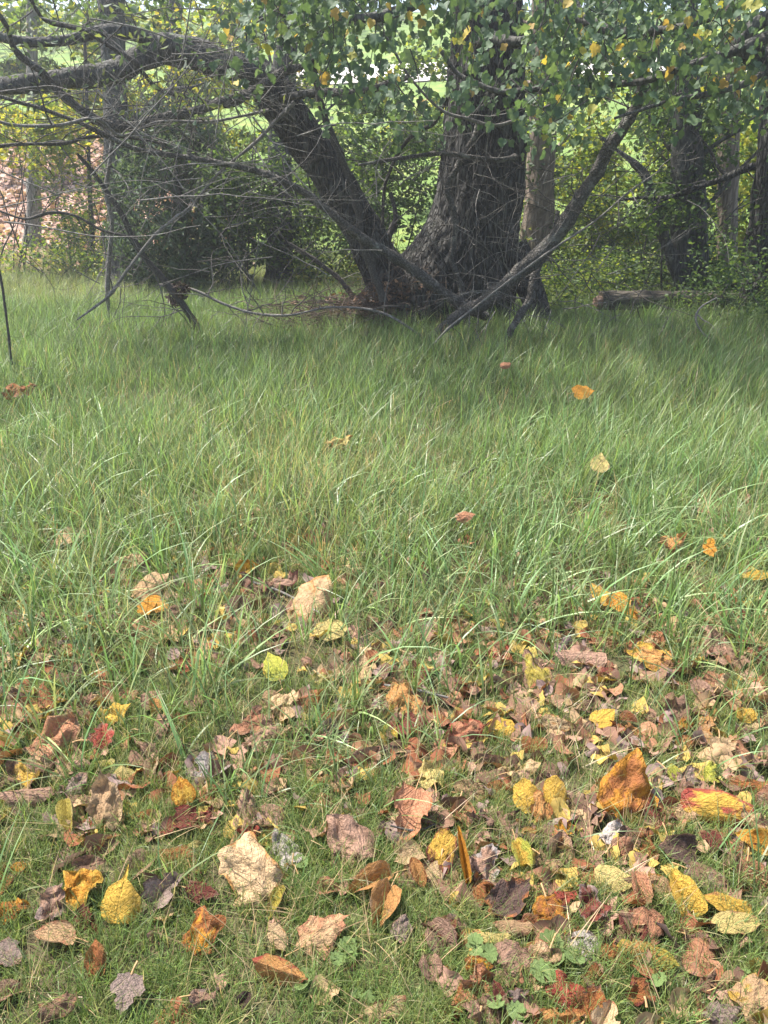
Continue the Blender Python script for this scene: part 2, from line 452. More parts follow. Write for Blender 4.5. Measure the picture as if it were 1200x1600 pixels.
def leaf_mesh(name, kind, seed, fold=0.1, curl=0.0, roll=0.0, crump=0.06, twist=0.0, edgecurl=0.05, rings=8, half=17, mat=None, tears=0.03, zmax=0.30):
    r = np.random.default_rng(seed)
    H = half_outline(kind, half)
    up = H.copy(); lo = H[::-1][1:-1] * np.array([1, -1])
    O = np.concatenate([up, lo])
    n = len(O)
    jit = 1 + tears * r.standard_normal(n)
    O = O * jit[:, None]
    c = np.array([-0.06, 0.0]) + r.uniform(-.05, .05, 2) * np.array([1, .6])
    ts = np.linspace(0, 1, rings + 1)[1:] ** 0.9
    P = np.concatenate([c[None]] + [c + (O - c) * t for t in ts])
    E = np.concatenate([[0]] + [np.full(n, t) for t in ts])
    uv = P.copy()
    x, y = P[:, 0].copy(), P[:, 1].copy()
    z = np.zeros(len(P))
    z += fold * np.abs(y) * 2 * 0.5
    if crump:
        ox, oy = r.uniform(0, 50, 2)
        nz = np.array([mnoise.noise((a * 3.2 + ox, b * 3.2 + oy, seed)) + 0.6 * mnoise.noise((a * 7 + ox, b * 7 + oy, seed + 9.0))
                       + 0.35 * mnoise.noise((a * 14 + ox, b * 14 + oy, seed + 5.0)) for a, b in P])
        nx = np.array([mnoise.noise((a * 4 + ox + 30, b * 4 + oy, seed)) for a, b in P])
        ny = np.array([mnoise.noise((a * 4 + ox, b * 4 + oy + 30, seed)) for a, b in P])
        amp = crump * (0.55 + 0.6 * E)
        nf = np.array([1 - 3 * abs(mnoise.noise((a * 2.4 + oy, b * 2.4 + ox, seed + 3.0))) for a, b in P])
        z += amp * (nz * 1.25 + 0.75 * nf); x += amp * nx * 0.8; y += amp * ny * 0.8
    if edgecurl:
        ang = np.arctan2(P[:, 1], P[:, 0] + 0.06)
        z += edgecurl * E ** 4 * (0.6 + 0.7 * np.sin(2 * ang + r.uniform(0, 6)) + 0.5 * np.sin(5 * ang + r.uniform(0, 6)))
    if abs(roll) > 0.01:
        a = roll * y * 2
        y, z = np.sin(a) / (2 * roll) - z * np.sin(a) * 0.6, (1 - np.cos(a)) / (2 * roll) + z * np.cos(a)
    if abs(curl) > 0.01:
        a = curl * x * 2
        x, z = np.sin(a) / (2 * curl) - z * np.sin(a) * 0.6, (1 - np.cos(a)) / (2 * curl) + z * np.cos(a)
    if twist:
        a = twist * x * 2
        y, z = y * np.cos(a) - z * np.sin(a), y * np.sin(a) + z * np.cos(a)
    z = np.clip(z - np.median(z), -zmax, zmax)
    x = (x - (x.max() + x.min()) / 2) / (x.max() - x.min())
    y = (y - (y.max() + y.min()) / 2) / (y.max() - y.min())
    v = np.stack([x, y, z], 1)
    k = np.arange(n); k2 = (k + 1) % n
    tri = np.stack([np.zeros(n, int), 1 + k2, 1 + k], 1)
    quads = [np.stack([1 + a * n + k, 1 + a * n + k2, 1 + (a + 1) * n + k2, 1 + (a + 1) * n + k], 1) for a in range(rings - 1)]
    me = mesh_np(name, v, [tri] + ([np.concatenate(quads)] if quads else []), True, None, uv, E)
    if mat is not None: me.materials.append(mat)
    return me, v[1 + (rings - 1) * n]

POSE = {
    'flat':    dict(fold=0.06, curl=-0.15, roll=-0.2, crump=0.03, edgecurl=0.03),
    'cup':     dict(fold=0.05, curl=-0.5, roll=0.9, crump=0.06, edgecurl=0.05),
    'dome':    dict(fold=-0.06, curl=-0.35, roll=-0.8, crump=0.045, edgecurl=0.04),
    'roll':    dict(fold=0.0, curl=-0.2, roll=-1.7, crump=0.05, edgecurl=0.03),
    'fold':    dict(fold=1.0, curl=-0.4, roll=-0.3, crump=0.05, edgecurl=0.03),
    'tent':    dict(fold=-0.9, curl=-0.3, roll=-0.1, crump=0.05, edgecurl=0.04),
    'crumple': dict(fold=-0.15, curl=0.6, roll=-0.8, crump=0.17, edgecurl=0.07),
    'wrinkle': dict(fold=-0.08, curl=-0.3, roll=-0.55, crump=0.105, edgecurl=0.05),
    'twist':   dict(fold=0.3, curl=0.6, roll=-0.4, crump=0.06, edgecurl=0.04, twist=1.0),
}
PAL = dict(Y=(.70, .43, .07), PY=(.68, .53, .20), CR=(.64, .44, .25), TN=(.52, .33, .18), OT=(.55, .27, .09), OR=(.62, .27, .03), RU=(.36, .13, .04),
           RD=(.46, .09, .06), DR=(.20, .05, .035), SA=(.50, .23, .125), BR=(.26, .15, .10), DB=(.10, .06, .05), MV=(.33, .24, .205), PK=(.42, .25, .175),
           GW=(.56, .49, .45), OL=(.46, .36, .06), YG=(.46, .46, .07))
GREENISH = {}
leaf_boxes = []
RIGHT = Vector((1, 0, 0))

def place_leaf(px, py, L, W, heading, tilt, kind, pose, col, col2, spot, label, seed, group=None, me_tip=None, lift=None, stalk=False, name='fallen_leaf'):
    """a leaf resting at the ground point seen at (px, py); L, W in photo pixels, heading the way its tip points in the picture"""
    a = math.radians(tilt)
    V = Vector((0, math.cos(a), math.sin(a)))
    p, t = on_ground(px, py, 0.02)
    s = t / FPX
    iu = Vector((0, math.sin(PITCH), math.cos(PITCH)))
    d = ray(px, py)
    vd = ray(px, py - 10) * 1.0
    # image-up foreshortening of the plane's up axis at this pixel
    q = p + V * 0.01
    qc = q - Vector((0, 0, CAM_H))
    fwd = Vector((0, math.cos(PITCH), -math.sin(PITCH)))
    pyq = 800 - FPX * qc.dot(iu) / qc.dot(fwd)
    pc = p - Vector((0, 0, CAM_H))
    py0 = 800 - FPX * pc.dot(iu) / pc.dot(fwd)
    fs = max(0.25, (py0 - pyq) / (0.01 / s))
    h = math.radians(heading)
    tip = RIGHT * (math.cos(h) * L * s) + V * (math.sin(h) * L * s / fs)
    side = RIGHT * (-math.sin(h) * W * s) + V * (math.cos(h) * W * s / fs)
    lx, ly = tip.length, side.length
    lx = min(lx, 1.7 * L * s); ly = min(ly, 1.7 * W * s)
    ax = tip.normalized()
    nz = RIGHT.cross(V).normalized()
    ay = nz.cross(ax)
    need = 0.5 * abs(math.sin(a)) * max(abs(math.sin(h)) * lx, abs(math.cos(h)) * ly) * 0.8 + 0.030
    if lift is not None: need = lift
    p, t = on_ground(px, py, need)
    if me_tip is None:
        mat = M_LOBE if kind in HALF else M_LEAF
        me, basept = leaf_mesh(name, kind, seed, mat=mat, **POSE[pose])
    else:
        me, basept = me_tip
    o = bpy.data.objects.new(name, me)
    COL.objects.link(o)
    mz = 0.5 * (lx + ly)
    M = Matrix.Identity(4)
    for k, (axis, sc) in enumerate(((ax, lx), (ay, ly), (nz, mz))):
        for r_ in range(3): M[r_][k] = axis[r_] * sc
    M.translation = p
    o.matrix_world = M
    kk = R.uniform(.76, .95) if me_tip is None else R.uniform(.60, .85)
    c1 = tuple(v * kk for v in PAL[col]); c2 = tuple(v * kk * .9 for v in PAL[col2])
    o.color = (*c1, spot)
    o['second_tint'] = [float(c) for c in c2]
    tag(o, label, 'leaf', group)
    if me_tip is not None and R.random() < .45: stalk = True
    elif kind in ('broad', 'maple', 'ovate') and R.random() < .4: stalk = True
    if stalk:
        mb = MB()
        b = basept
        k = 0.003 / max(lx, 0.01)
        tube(mb, [(b[0] + .02, b[1], b[2]), (b[0] - .12, b[1] + .02, b[2] + .02), (b[0] - .3, b[1] + .06, b[2] - .02)], [k, k * .7, k], 5, 3)
        ms = mb.mesh('stalk')
        so = bpy.data.objects.new('stalk', ms); ms.materials.append(M_STALK)
        COL.objects.link(so); so.parent = o
    leaf_boxes.append((px, py, max(L, W)))
    return o

m_, nt_ = new_mat('leaf_stalk')
out_surface(nt_, (0.36, 0.22, 0.10), 0.6, 0.3)
M_STALK = m_

G = 'autumn leaves fallen on the grass'
HERO = [
 # px, py, L, W, heading, tilt, kind, pose, colour, second, spot, stalk, label
 (190,1397,92,64,83,42,'pear','dome','Y','OL',.25,0,'smooth yellow pear-shaped leaf standing with its thin tip up'),
 (123,1384,76,70,150,25,'broad','crumple','OR','Y',.75,0,'crumpled orange and yellow leaf left of the standing yellow leaf'),
 (80,1408,62,46,70,30,'maple','crumple','PK','MV',.6,0,'dusty pink crumpled leaf leaning on the orange and yellow leaf'),
 (137,1352,52,30,20,30,'broad','cup','BR','PK',.5,0,'brown leaf behind the crumpled orange and yellow leaf'),
 (258,1388,72,52,50,30,'maple','fold','MV','DB',.4,0,'grey folded leaf right of the standing yellow leaf'),
 (85,1460,72,34,170,5,'ovate','cup','TN','SA',.5,0,'tan leaf with curled edges below the dusty pink leaf'),
 (147,1502,72,36,95,45,'ovate','wrinkle','RU','OT',.6,0,'narrow rust leaf with a yellow base standing in short grass'),
 (197,1553,68,56,265,25,'maple','flat','MV','GW',.25,1,'grey mauve lobed leaf with clear veins near the bottom'),
 (10,1492,58,52,330,15,'maple','dome','MV','PK',.5,0,'grey purple leaf cut by the left edge of the picture'),
 (12,1552,62,34,20,10,'ovate','fold','PK','RU',.4,0,'reddish leaf at the lower left edge beside a green blade'),
 (20,1420,50,40,20,15,'broad','crumple','RU','OR',.8,0,'rusty orange leaf at the left edge above the grey purple leaf'),
 (92,1572,60,36,30,10,'broad','crumple','BR','SA',.5,0,'brown leaf sunk in grass left of the grey mauve lobed leaf'),
 (93,1300,66,22,205,10,'lance','twist','CR','PY',.2,0,'cream twisted leaf pointing down to the left'),
 (104,1272,58,24,295,25,'lance','fold','OL','PY',.4,0,'olive yellow folded leaf just above the cream twisted leaf'),
 (162,1250,100,54,100,48,'broad','wrinkle','TN','CR',.6,0,'tall tan wrinkled leaf standing upright'),
 (116,1228,50,44,40,25,'maple','crumple','MV','PK',.5,0,'mauve grey crumpled leaf left of the tall tan wrinkled leaf'),
 (118,1256,52,36,10,15,'oval','dome','BR','TN',.5,0,'brown leaf under the mauve grey crumpled leaf'),
 (40,1208,62,44,160,15,'broad','crumple','Y','BR',.85,0,'yellow leaf with brown blotches at the left edge'),
 (36,1240,96,26,185,5,'lance','roll','PK','BR',.5,0,'long brown rolled leaf below the blotched yellow leaf'),
 (86,1152,80,62,60,25,'broad','crumple','SA','TN',.5,0,'salmon wrinkled leaf behind long green blades at left'),
 (160,1146,48,40,110,25,'maple','fold','RD','PK',.5,0,'bright red leaf with a grey rolled edge'),
 (176,1111,56,34,160,5,'broad','crumple','Y','PY',.3,0,'yellow leaf above the bright red leaf'),
 (286,1234,50,38,115,40,'broad','fold','Y','OR',.8,0,'small orange yellow leaf standing above the dark red leaf'),
 (280,1285,62,40,200,10,'maple','cup','DR','RD',.4,0,'dark red leaf lying below the small orange yellow leaf'),
 (322,1274,30,26,60,20,'maple','crumple','DR','RD',.5,0,'small brick red leaf right of the dark red leaf'),
 (226,1270,34,16,20,5,'ovate','roll','RU','PK',.4,0,'little reddish rolled leaf left of the dark red leaf'),
 (386,1268,66,54,110,15,'broad','crumple','PK','TN',.5,0,'pinkish tan crumpled leaf above the pitted tan leaf'),
 (386,1362,112,88,128,34,'tulip','wrinkle','CR','OT',.45,1,'large pitted tan leaf with a notched top and brown stalk'),
 (316,1392,58,34,350,10,'maple','dome','DR','BR',.5,0,'dark red brown leaf touching the large pitted tan leaf'),
 (317,1456,74,58,70,30,'tulip','wrinkle','OR','RU',.85,0,'bright orange spotted leaf alone in short grass'),
 (434,1463,50,27,305,20,'oval','dome','CR','OT',.3,0,'small smooth tan oval leaf'),
 (506,1456,96,70,35,24,'maple','wrinkle','TN','SA',.6,1,'pinkish tan lobed leaf right of the small tan oval leaf'),
 (438,1516,96,44,340,26,'ovate','tent','OT','RD',.5,0,'orange leaf folded like a tent with a reddish tip'),
 (405+25,1408,58,20,250,20,'lance','cup','OL','BR',.4,0,'thin curled olive leaf right of the large pitted tan leaf'),
 (382,1562,28,22,60,25,'oval','fold','DB','BR',.3,0,'tiny dark brown folded leaf below the orange tent-shaped leaf'),
 (318,1556,50,28,15,5,'maple','crumple','PK','MV',.5,0,'pinkish crumpled leaf below the bright orange spotted leaf'),
 (540,1312,100,82,130,30,'broad','wrinkle','PK','BR',.65,0,'large brown wrinkled leaf with folds across its middle'),
 (578,1378,78,38,205,14,'ovate','fold','OT','SA',.25,0,'orange tan pointed leaf lying with its tip to the left'),
 (600,1412,78,46,250,24,'ovate','fold','OT','TN',.35,0,'orange tan leaf with forked tips pointing down'),
 (641,1272,92,58,255,25,'maple','cup','SA','RU',.35,1,'salmon lobed leaf with a dark curled upper end'),
 (638,1336,50,34,200,10,'broad','cup','CR','PY',.3,0,'cream leaf between the salmon lobed leaf and the forked leaf'),
 (690,1330,74,48,80,28,'oval','wrinkle','Y','DR',.75,0,'yellow orange leaf with purple blotches'),
 (724,1338,98,14,98,48,'lance','fold','OR','OL',.3,0,'narrow orange leaf standing on edge like a strip'),
 (757,1346,62,52,60,25,'maple','crumple','PK','GW',.6,0,'pink grey curled leaf right of the narrow orange strip'),
 (755,1392,60,46,110,25,'broad','crumple','RU','DB',.7,0,'dark rusty crumpled leaf below the pink grey curled leaf'),
 (652,1362,52,22,110,30,'lance','fold','OT','RU',.5,0,'narrow orange brown leaf below the cream leaf'),
 (629,1450,46,34,70,20,'ovate','wrinkle','MV','PK',.4,0,'faded mauve leaf below the forked leaf'),
 (822,1243,54,40,95,40,'oval','dome','Y','OL',.3,0,'left one of two upright round yellow leaves'),
 (868,1238,54,38,85,42,'oval','dome','Y','OR',.25,0,'right one of two upright round yellow leaves'),
 (846,1260,54,34,95,35,'maple','wrinkle','OT','RU',.6,0,'orange brown leaf between the two upright yellow leaves'),
 (886,1294,36,26,20,10,'maple','cup','OR','RU',.4,0,'small curled orange leaf below the right upright yellow leaf'),
 (816,1338,60,30,285,30,'ovate','fold','Y','YG',.7,0,'folded yellow leaf with a green centre'),
 (800,1400,92,56,40,22,'maple','cup','DB','RU',.4,0,'dark chocolate brown lobed leaf with a raised point'),
 (801,1446,62,26,175,8,'oval','dome','TN','SA',.35,0,'tan flat leaf in front of the dark chocolate brown leaf'),
 (762,1464,74,22,182,8,'lance','dome','PY','YG',.2,0,'pale yellow leaf lying flat below the tan flat leaf'),
 (862,1430,68,56,290,22,'broad','wrinkle','RU','OR',.75,0,'rusty orange round leaf right of the dark chocolate brown leaf'),
 (882,1400,46,28,10,12,'maple','crumple','RD','SA',.5,0,'pink red leaf above the rusty orange round leaf'),
 (815,1206,66,34,20,10,'maple','crumple','CR','PY',.4,0,'cream crumpled leaf above the two upright yellow leaves'),
 (674,1211,50,42,110,25,'broad','crumple','PY','Y',.3,0,'pale yellow leaf behind the salmon lobed leaf'),
 (782,1282,66,44,10,10,'maple','crumple','BR','DB',.6,0,'dark brown leaf left of the two upright yellow leaves'),
 (985,1226,118,92,75,48,'broad','wrinkle','RU','OR',.8,0,'big dark rust leaf standing upright'),
 (1068,1268,62,36,350,20,'ovate','wrinkle','TN','OL',.5,0,'tan leaf tapering between the rust leaf and the red striped leaf'),
 (1122,1257,112,54,352,30,'oval','dome','Y','RD',.62,0,'yellow oval leaf striped with red along its lower half'),
 (1053,1207,28,20,95,30,'oval','flat','YG','Y',.3,0,'small yellow green leaf behind the big rust leaf'),
 (1115,1206,36,28,80,25,'broad','crumple','YG','PY',.3,0,'yellow green leaf above the red striped leaf'),
 (1076,1217,42,36,70,25,'maple','crumple','MV','PK',.5,0,'mauve crumpled leaf above the red striped leaf'),
 (956,1302,52,34,60,25,'maple','crumple','GW','PK',.35,0,'whitish grey curled leaf below the big rust leaf'),
 (1061,1326,60,50,170,35,'broad','cup','DB','BR',.5,0,'dark cupped leaf with a ragged rim'),
 (960,1372,62,44,345,18,'oval','dome','PY','CR',.2,0,'pale lemon oval leaf with a notch in its edge'),
 (1067,1396,84,48,105,30,'ovate','fold','Y','OL',.45,0,'golden pointed leaf with clear veins and its tip up'),
 (1136,1412,84,40,160,18,'broad','dome','Y','OT',.5,0,'golden spotted leaf right of the golden pointed leaf'),
 (1150,1441,78,36,5,5,'oval','flat','PY','SA',.4,0,'pale yellow leaf under the golden spotted leaf'),
 (1000,1386,54,30,95,25,'oval','fold','SA','TN',.4,0,'ribbed tan leaf between the lemon leaf and the golden pointed leaf'),
 (1028,1381,46,28,120,25,'ovate','cup','TN','OR',.5,0,'tan orange leaf touching the golden pointed leaf'),
 (1106,1368,70,44,340,12,'broad','dome','BR','MV',.5,0,'flat brown leaf right of the dark cupped leaf'),
 (1180,1314,58,44,150,20,'broad','cup','OR','Y',.6,0,'curled orange leaf at the right edge'),
 (1182,1282,56,40,120,15,'maple','crumple','TN','PK',.5,0,'tan crumpled leaf at the right edge above the curled orange leaf'),
 (1172,1223,70,24,170,8,'oval','roll','RU','PK',.4,0,'rolled reddish brown leaf at the right edge'),
 (926,1412,62,52,100,18,'maple','crumple','DR','MV',.6,0,'dark wine red leaf right of the pink red leaf'),
 (1014,1492,96,50,340,18,'ovate','dome','OT','OL',.65,0,'orange brown leaf with a curled lip near the lower right'),
 (958,1492,60,50,110,20,'maple','crumple','RU','BR',.6,0,'rusty crumpled leaf left of the leaf with a curled lip'),
 (1178,1560,78,62,30,15,'tulip','wrinkle','TN','Y',.5,0,'large tan yellow leaf in the lower right corner'),
 (1130,1586,70,50,20,15,'broad','wrinkle','MV','BR',.4,0,'large mauve brown leaf at the bottom right'),
 (926,1564,66,56,60,25,'maple','cup','RU','BR',.4,0,'reddish brown cupped leaf near the bottom'),
 (998,1546,48,42,100,20,'maple','crumple','RU','DR',.6,0,'dark rusty leaf right of the reddish brown cupped leaf'),
 (868,1592,92,40,5,12,'maple','crumple','OT','RU',.7,0,'ragged orange brown leaf cut by the bottom edge'),
 (946,1592,76,48,60,20,'maple','fold','CR','SA',.4,0,'cream pink pointed leaf at the bottom edge'),
 (780,1556,54,20,105,35,'lance','fold','DR','BR',.3,0,'narrow dark red leaf standing in bottom grass'),
 (810,1553,38,22,20,15,'ovate','crumple','MV','DR',.4,0,'small purple leaf right of the narrow dark red leaf'),
 (597,1582,86,42,15,18,'tulip','wrinkle','CR','SA',.5,0,'cream tan leaf cut by the bottom edge at centre'),
 (1108,1536,46,36,60,20,'maple','crumple','BR','RU',.5,0,'brown leaf below the leaf with a curled lip'),
 (490,932,78,62,60,30,'broad','roll','TN','OT',.45,0,'large tan rolled leaf with ribbed veins in taller grass'),
 (434,912,70,36,20,20,'maple','crumple','PK','DR',.6,0,'purple brown crumpled leaf left of the tan rolled leaf'),
 (396,916,52,36,160,20,'maple','crumple','BR','DR',.5,0,'dark brown leaf under the small yellow orange leaf'),
 (387,888,36,26,30,40,'broad','fold','Y','OR',.75,0,'small yellow orange leaf above the dark brown leaf'),
 (517,984,52,32,10,16,'oval','flat','PY','Y',.12,0,'flat yellow leaf below the tan rolled leaf'),
 (236,914,62,42,40,25,'broad','dome','TN','CR',.4,0,'tan leaf on top of an orange leaf at left'),
 (241,946,56,34,350,15,'maple','flat','OR','OT',.4,0,'orange leaf under a tan leaf at left'),
 (205,878,56,30,10,20,'maple','crumple','CR','BR',.5,0,'cream leaf with a brown side in the grass at left'),
 (907,1026,80,30,178,14,'oval','roll','PK','GW',.15,0,'pale pinkish leaf shaped like a boat'),
 (836,1046,64,50,110,20,'broad','wrinkle','OL','BR',.8,0,'olive yellow speckled leaf left of the boat-shaped leaf'),
 (783,1133,46,30,170,15,'oval','dome','Y','PY',.2,0,'round yellow leaf on the reddish litter'),
 (1015,1024,70,42,165,14,'broad','wrinkle','OT','Y',.6,0,'orange and tan leaf right of the boat-shaped leaf'),
 (972,952,62,32,325,18,'maple','fold','OR','PY',.4,0,'orange yellow folded leaf in taller grass at right'),
 (936,927,40,28,120,20,'broad','flat','Y','OT',.4,0,'yellow leaf above the orange yellow folded leaf'),
 (630,1090,66,50,110,18,'oval','wrinkle','OT','TN',.4,0,'faded orange leaf behind thin dry blades at centre'),
 (1130,1012,76,56,130,20,'maple','crumple','BR','PK',.6,0,'brown crumpled leaf in grass near the right edge'),
 (728,1142,80,42,20,14,'maple','crumple','SA','RD',.6,0,'reddish pink crumpled leaf left of the round yellow leaf'),
 (945,1120,46,30,30,14,'broad','flat','Y','OT',.3,0,'yellow leaf lying below the olive speckled leaf at right'),
 (428,1040,52,36,120,14,'broad','flat','YG','Y',.25,0,'yellow green leaf half hidden by tall blades'),
 (446,1092,60,34,30,12,'maple','crumple','CR','TN',.4,0,'cream crumpled leaf below the yellow green leaf'),
 (408,1152,56,46,60,15,'maple','crumple','PK','BR',.5,0,'pinkish brown crumpled leaf amid thin stalks'),
 (1162,1116,28,34,90,25,'broad','fold','Y','OL',.3,0,'small yellow leaf near the right edge'),
 (115,836,54,28,10,16,'broad','flat','CR','PY',.3,0,'cream yellow leaf in the grass near the left edge'),
 (1052,846,46,26,20,24,'broad','crumple','OT','TN',.5,0,'orange tan leaf in tall grass at right'),
 (1110,852,34,20,60,25,'maple','flat','OR','Y',.4,0,'bright orange leaf right of the orange tan leaf in tall grass'),
 (1185,899,50,14,5,15,'lance','flat','Y','PY',.2,0,'bright yellow leaf lying flat at the right edge'),
 (913,611,34,20,10,30,'broad','flat','OR','Y',.3,0,'lone orange leaf caught on tall grass before the tree'),
 (938,722,30,26,70,30,'broad','flat','PY','TN',.5,0,'lone tan yellow leaf caught on tall grass'),
 (728,806,30,16,10,40,'broad','dome','SA','TN',.4,0,'salmon leaf caught in the middle of the tall grass'),
 (30,608,50,22,10,30,'maple','crumple','RU','BR',.5,0,'rusty brown leaf in far grass at the left edge'),
 (790,570,16,10,10,50,'oval','dome','SA','TN',.3,0,'tiny salmon leaf on grass below the trunk'),
 (530,690,40,18,10,35,'maple','crumple','PY','OT',.5,0,'faded yellow leaf deep in the tall grass'),
]
for i, h in enumerate(HERO):
    px, py, L, W, hd, tl, kind, pose, c1, c2, sp, stalk, lab = h
    far_lift = {913: .20, 938: .15, 728: .16, 790: .22, 530: .16, 30: .16, 1052: .10, 1110: .10, 1185: .06}.get(px) if py < 905 else None
    place_leaf(px, py, L, W, hd, tl, kind, pose, c1, c2, sp, lab, 100 + i, G, lift=far_lift, stalk=bool(stalk))

# the other leaves of the litter: individuals sharing a few meshes
POOL = []
for k, (kind, pose) in enumerate([('broad', 'crumple'), ('maple', 'crumple'), ('broad', 'wrinkle'), ('maple', 'cup'), ('oval', 'dome'), ('ovate', 'fold'), ('maple', 'wrinkle'),
                                  ('tulip', 'crumple'), ('ovate', 'twist'), ('oval', 'roll'), ('maple', 'flat'), ('broad', 'cup'), ('maple', 'fold'), ('tulip', 'wrinkle')]):
    POOL.append(leaf_mesh('fallen_leaf', kind, 900 + k, mat=M_LOBE if kind in HALF else M_LEAF, **POSE[pose]))
FILL = {
 'brown':  ('BR PK', 'BR PK RU DB MV', 'dull brown crumpled leaf half buried in the leaf litter'),
 'pink':   ('PK SA', 'PK SA TN BR', 'pinkish brown wrinkled leaf among the crowded leaf litter'),
 'tan':    ('TN CR', 'TN OT PK', 'dry tan curled leaf among the crowded leaf litter'),
 'red':    ('RU DR RD', 'RU DR SA', 'rusty red crumpled leaf tucked between other leaves'),
 'yellow': ('Y PY OL', 'Y OT YG', 'small yellow leaf tucked into grass and litter'),
 'orange': ('OR OT', 'OT RU Y', 'small orange leaf tucked into grass and litter'),
 'mauve':  ('MV GW', 'MV PK', 'grey mauve shrivelled leaf lying in the litter'),
}
keys = ['brown'] * 10 + ['pink'] * 8 + ['tan'] * 7 + ['red'] * 8 + ['yellow'] * 2 + ['orange'] * 3 + ['mauve'] * 2
def litter_density(px, py):
    if py < 820: return 0.04
    if py < 940: return 0.12
    if py < 1030: return 0.35
    if py < 1400: return 1.0 if px > 560 else 0.62
    return 0.85 if px > 640 + (1500 - py) * .5 else 0.10
CNAME = dict(BR='dull brown', PK='pinkish brown', SA='salmon pink', TN='dry tan', CR='cream', RU='rusty brown', DR='dark red', RD='red', Y='yellow', PY='pale yellow', OL='olive yellow',
             OR='orange', OT='tan orange', MV='grey mauve', GW='whitish grey')
PNAME = ['crumpled broad', 'crumpled lobed', 'wrinkled broad', 'cupped lobed', 'small oval', 'folded pointed', 'wrinkled lobed', 'crumpled notched', 'twisted pointed', 'rolled', 'flat lobed', 'cupped broad', 'folded lobed', 'wrinkled notched']
STOP = set('with left right behind below above leaning lying at in near beside standing cut sunk pointing touching under on like from alone between tapering just amid caught deep half behind folded_like before across one'.split())
def short(l):
    w = l.split(); out = []
    for q in w:
        if q in STOP: break
        out.append(q)
    return ' '.join(out).rstrip(',')
SH = [short(h[-1]) for h in HERO]
REFS = [(h[0], h[1], n) for h, n in zip(HERO, SH) if SH.count(n) == 1 and 2 < len(n.split()) < 7]
used_labels = set(h[-1] for h in HERO)
cnt = 0
while cnt < 183:
    px = R.uniform(-40, 1240); py = 1600 - 830 * (R.random() ** 0.8)
    if R.random() > litter_density(px, py): continue
    if any(abs(px - a) < 0.42 * c and abs(py - b) < 0.34 * c for a, b, c in leaf_boxes): continue
    k = R.choice(keys); cs, c2s, lab = FILL[k]
    p, t = on_ground(px, py, 0.02)
    Lm = R.uniform(0.055, 0.115) if k not in ('yellow', 'orange') else R.uniform(0.04, 0.085)
    Lp = Lm * FPX / t
    pi = R.randrange(len(POOL)); c1 = R.choice(cs.split())
    for rx, ry, rn in sorted(REFS, key=lambda q: (q[0] - px) ** 2 + (1.6 * (q[1] - py)) ** 2)[:4]:
        dx, dy = px - rx, 1.6 * (py - ry)
        side = ('right of' if dx > 0 else 'left of') if abs(dx) > abs(dy) else ('in front of' if dy > 0 else 'beyond')
        new = '%s %s leaf %s the %s' % (CNAME[c1], PNAME[pi], side, rn)
        if new not in used_labels and len(new.split()) <= 16:
            lab = new; used_labels.add(new); break
    o = place_leaf(px, py, Lp, Lp * R.uniform(0.5, 0.9), R.uniform(0, 360), R.uniform(-12, 50), 'x', 'x', c1, R.choice(c2s.split()),
                   R.uniform(.25, .8), lab, 0, k + ' leaves of the litter', me_tip=POOL[pi], lift=R.uniform(0.012, 0.035))
    leaf_boxes[-1] = (px, py, Lp * 0.7)
    cnt += 1

# ------------------------------------------------------------------ scattered stuff (grass, crumbs of leaf)
def scatter(name, pts, rot, scl, idx, dry, sources, label, cat):
    col = bpy.data.collections.new(name + '_sources')
    for k, o in enumerate(sources):
        o.name = '%s_piece_%02d' % (name, k)
        col.objects.link(o)
    n = len(pts)
    me = bpy.data.meshes.new(name)
    me.vertices.add(n); me.vertices.foreach_set('co', np.asarray(pts, np.float32).ravel())
    for an, ty, arr, fld in (('rot', 'FLOAT_VECTOR', rot, 'vector'), ('scl', 'FLOAT', scl, 'value'), ('pick', 'INT', idx, 'value'), ('dry', 'FLOAT', dry, 'value')):
        a = me.attributes.new(an, ty, 'POINT')
        a.data.foreach_set(fld, np.ascontiguousarray(arr, np.int32 if ty == 'INT' else np.float32).ravel())
    o = link(name, me, None, kind='stuff')
    o['label'] = label; o['category'] = cat
    ng = bpy.data.node_groups.new(name + '_nodes', 'GeometryNodeTree')
    ng.interface.new_socket('Geometry', in_out='INPUT', socket_type='NodeSocketGeometry')
    ng.interface.new_socket('Geometry', in_out='OUTPUT', socket_type='NodeSocketGeometry')
    gi = ng.nodes.new('NodeGroupInput'); go = ng.nodes.new('NodeGroupOutput')
    ci = ng.nodes.new('GeometryNodeCollectionInfo')
    ci.inputs['Collection'].default_value = col
    ci.inputs['Separate Children'].default_value = True
    ci.inputs['Reset Children'].default_value = True
    iop = ng.nodes.new('GeometryNodeInstanceOnPoints')
    def named(nm, ty):
        q = ng.nodes.new('GeometryNodeInputNamedAttribute'); q.data_type = ty; q.inputs['Name'].default_value = nm
        return q.outputs[0]
    ng.links.new(gi.outputs[0], iop.inputs['Points'])
    ng.links.new(ci.outputs[0], iop.inputs['Instance'])
    iop.inputs['Pick Instance'].default_value = True
    ng.links.new(named('pick', 'INT'), iop.inputs['Instance Index'])
    ng.links.new(named('rot', 'FLOAT_VECTOR'), iop.inputs['Rotation'])
    ng.links.new(named('scl', 'FLOAT'), iop.inputs['Scale'])
    ng.links.new(iop.outputs[0], go.inputs[0])
    md = o.modifiers.new('scatter', 'NODES'); md.node_group = ng
    return o

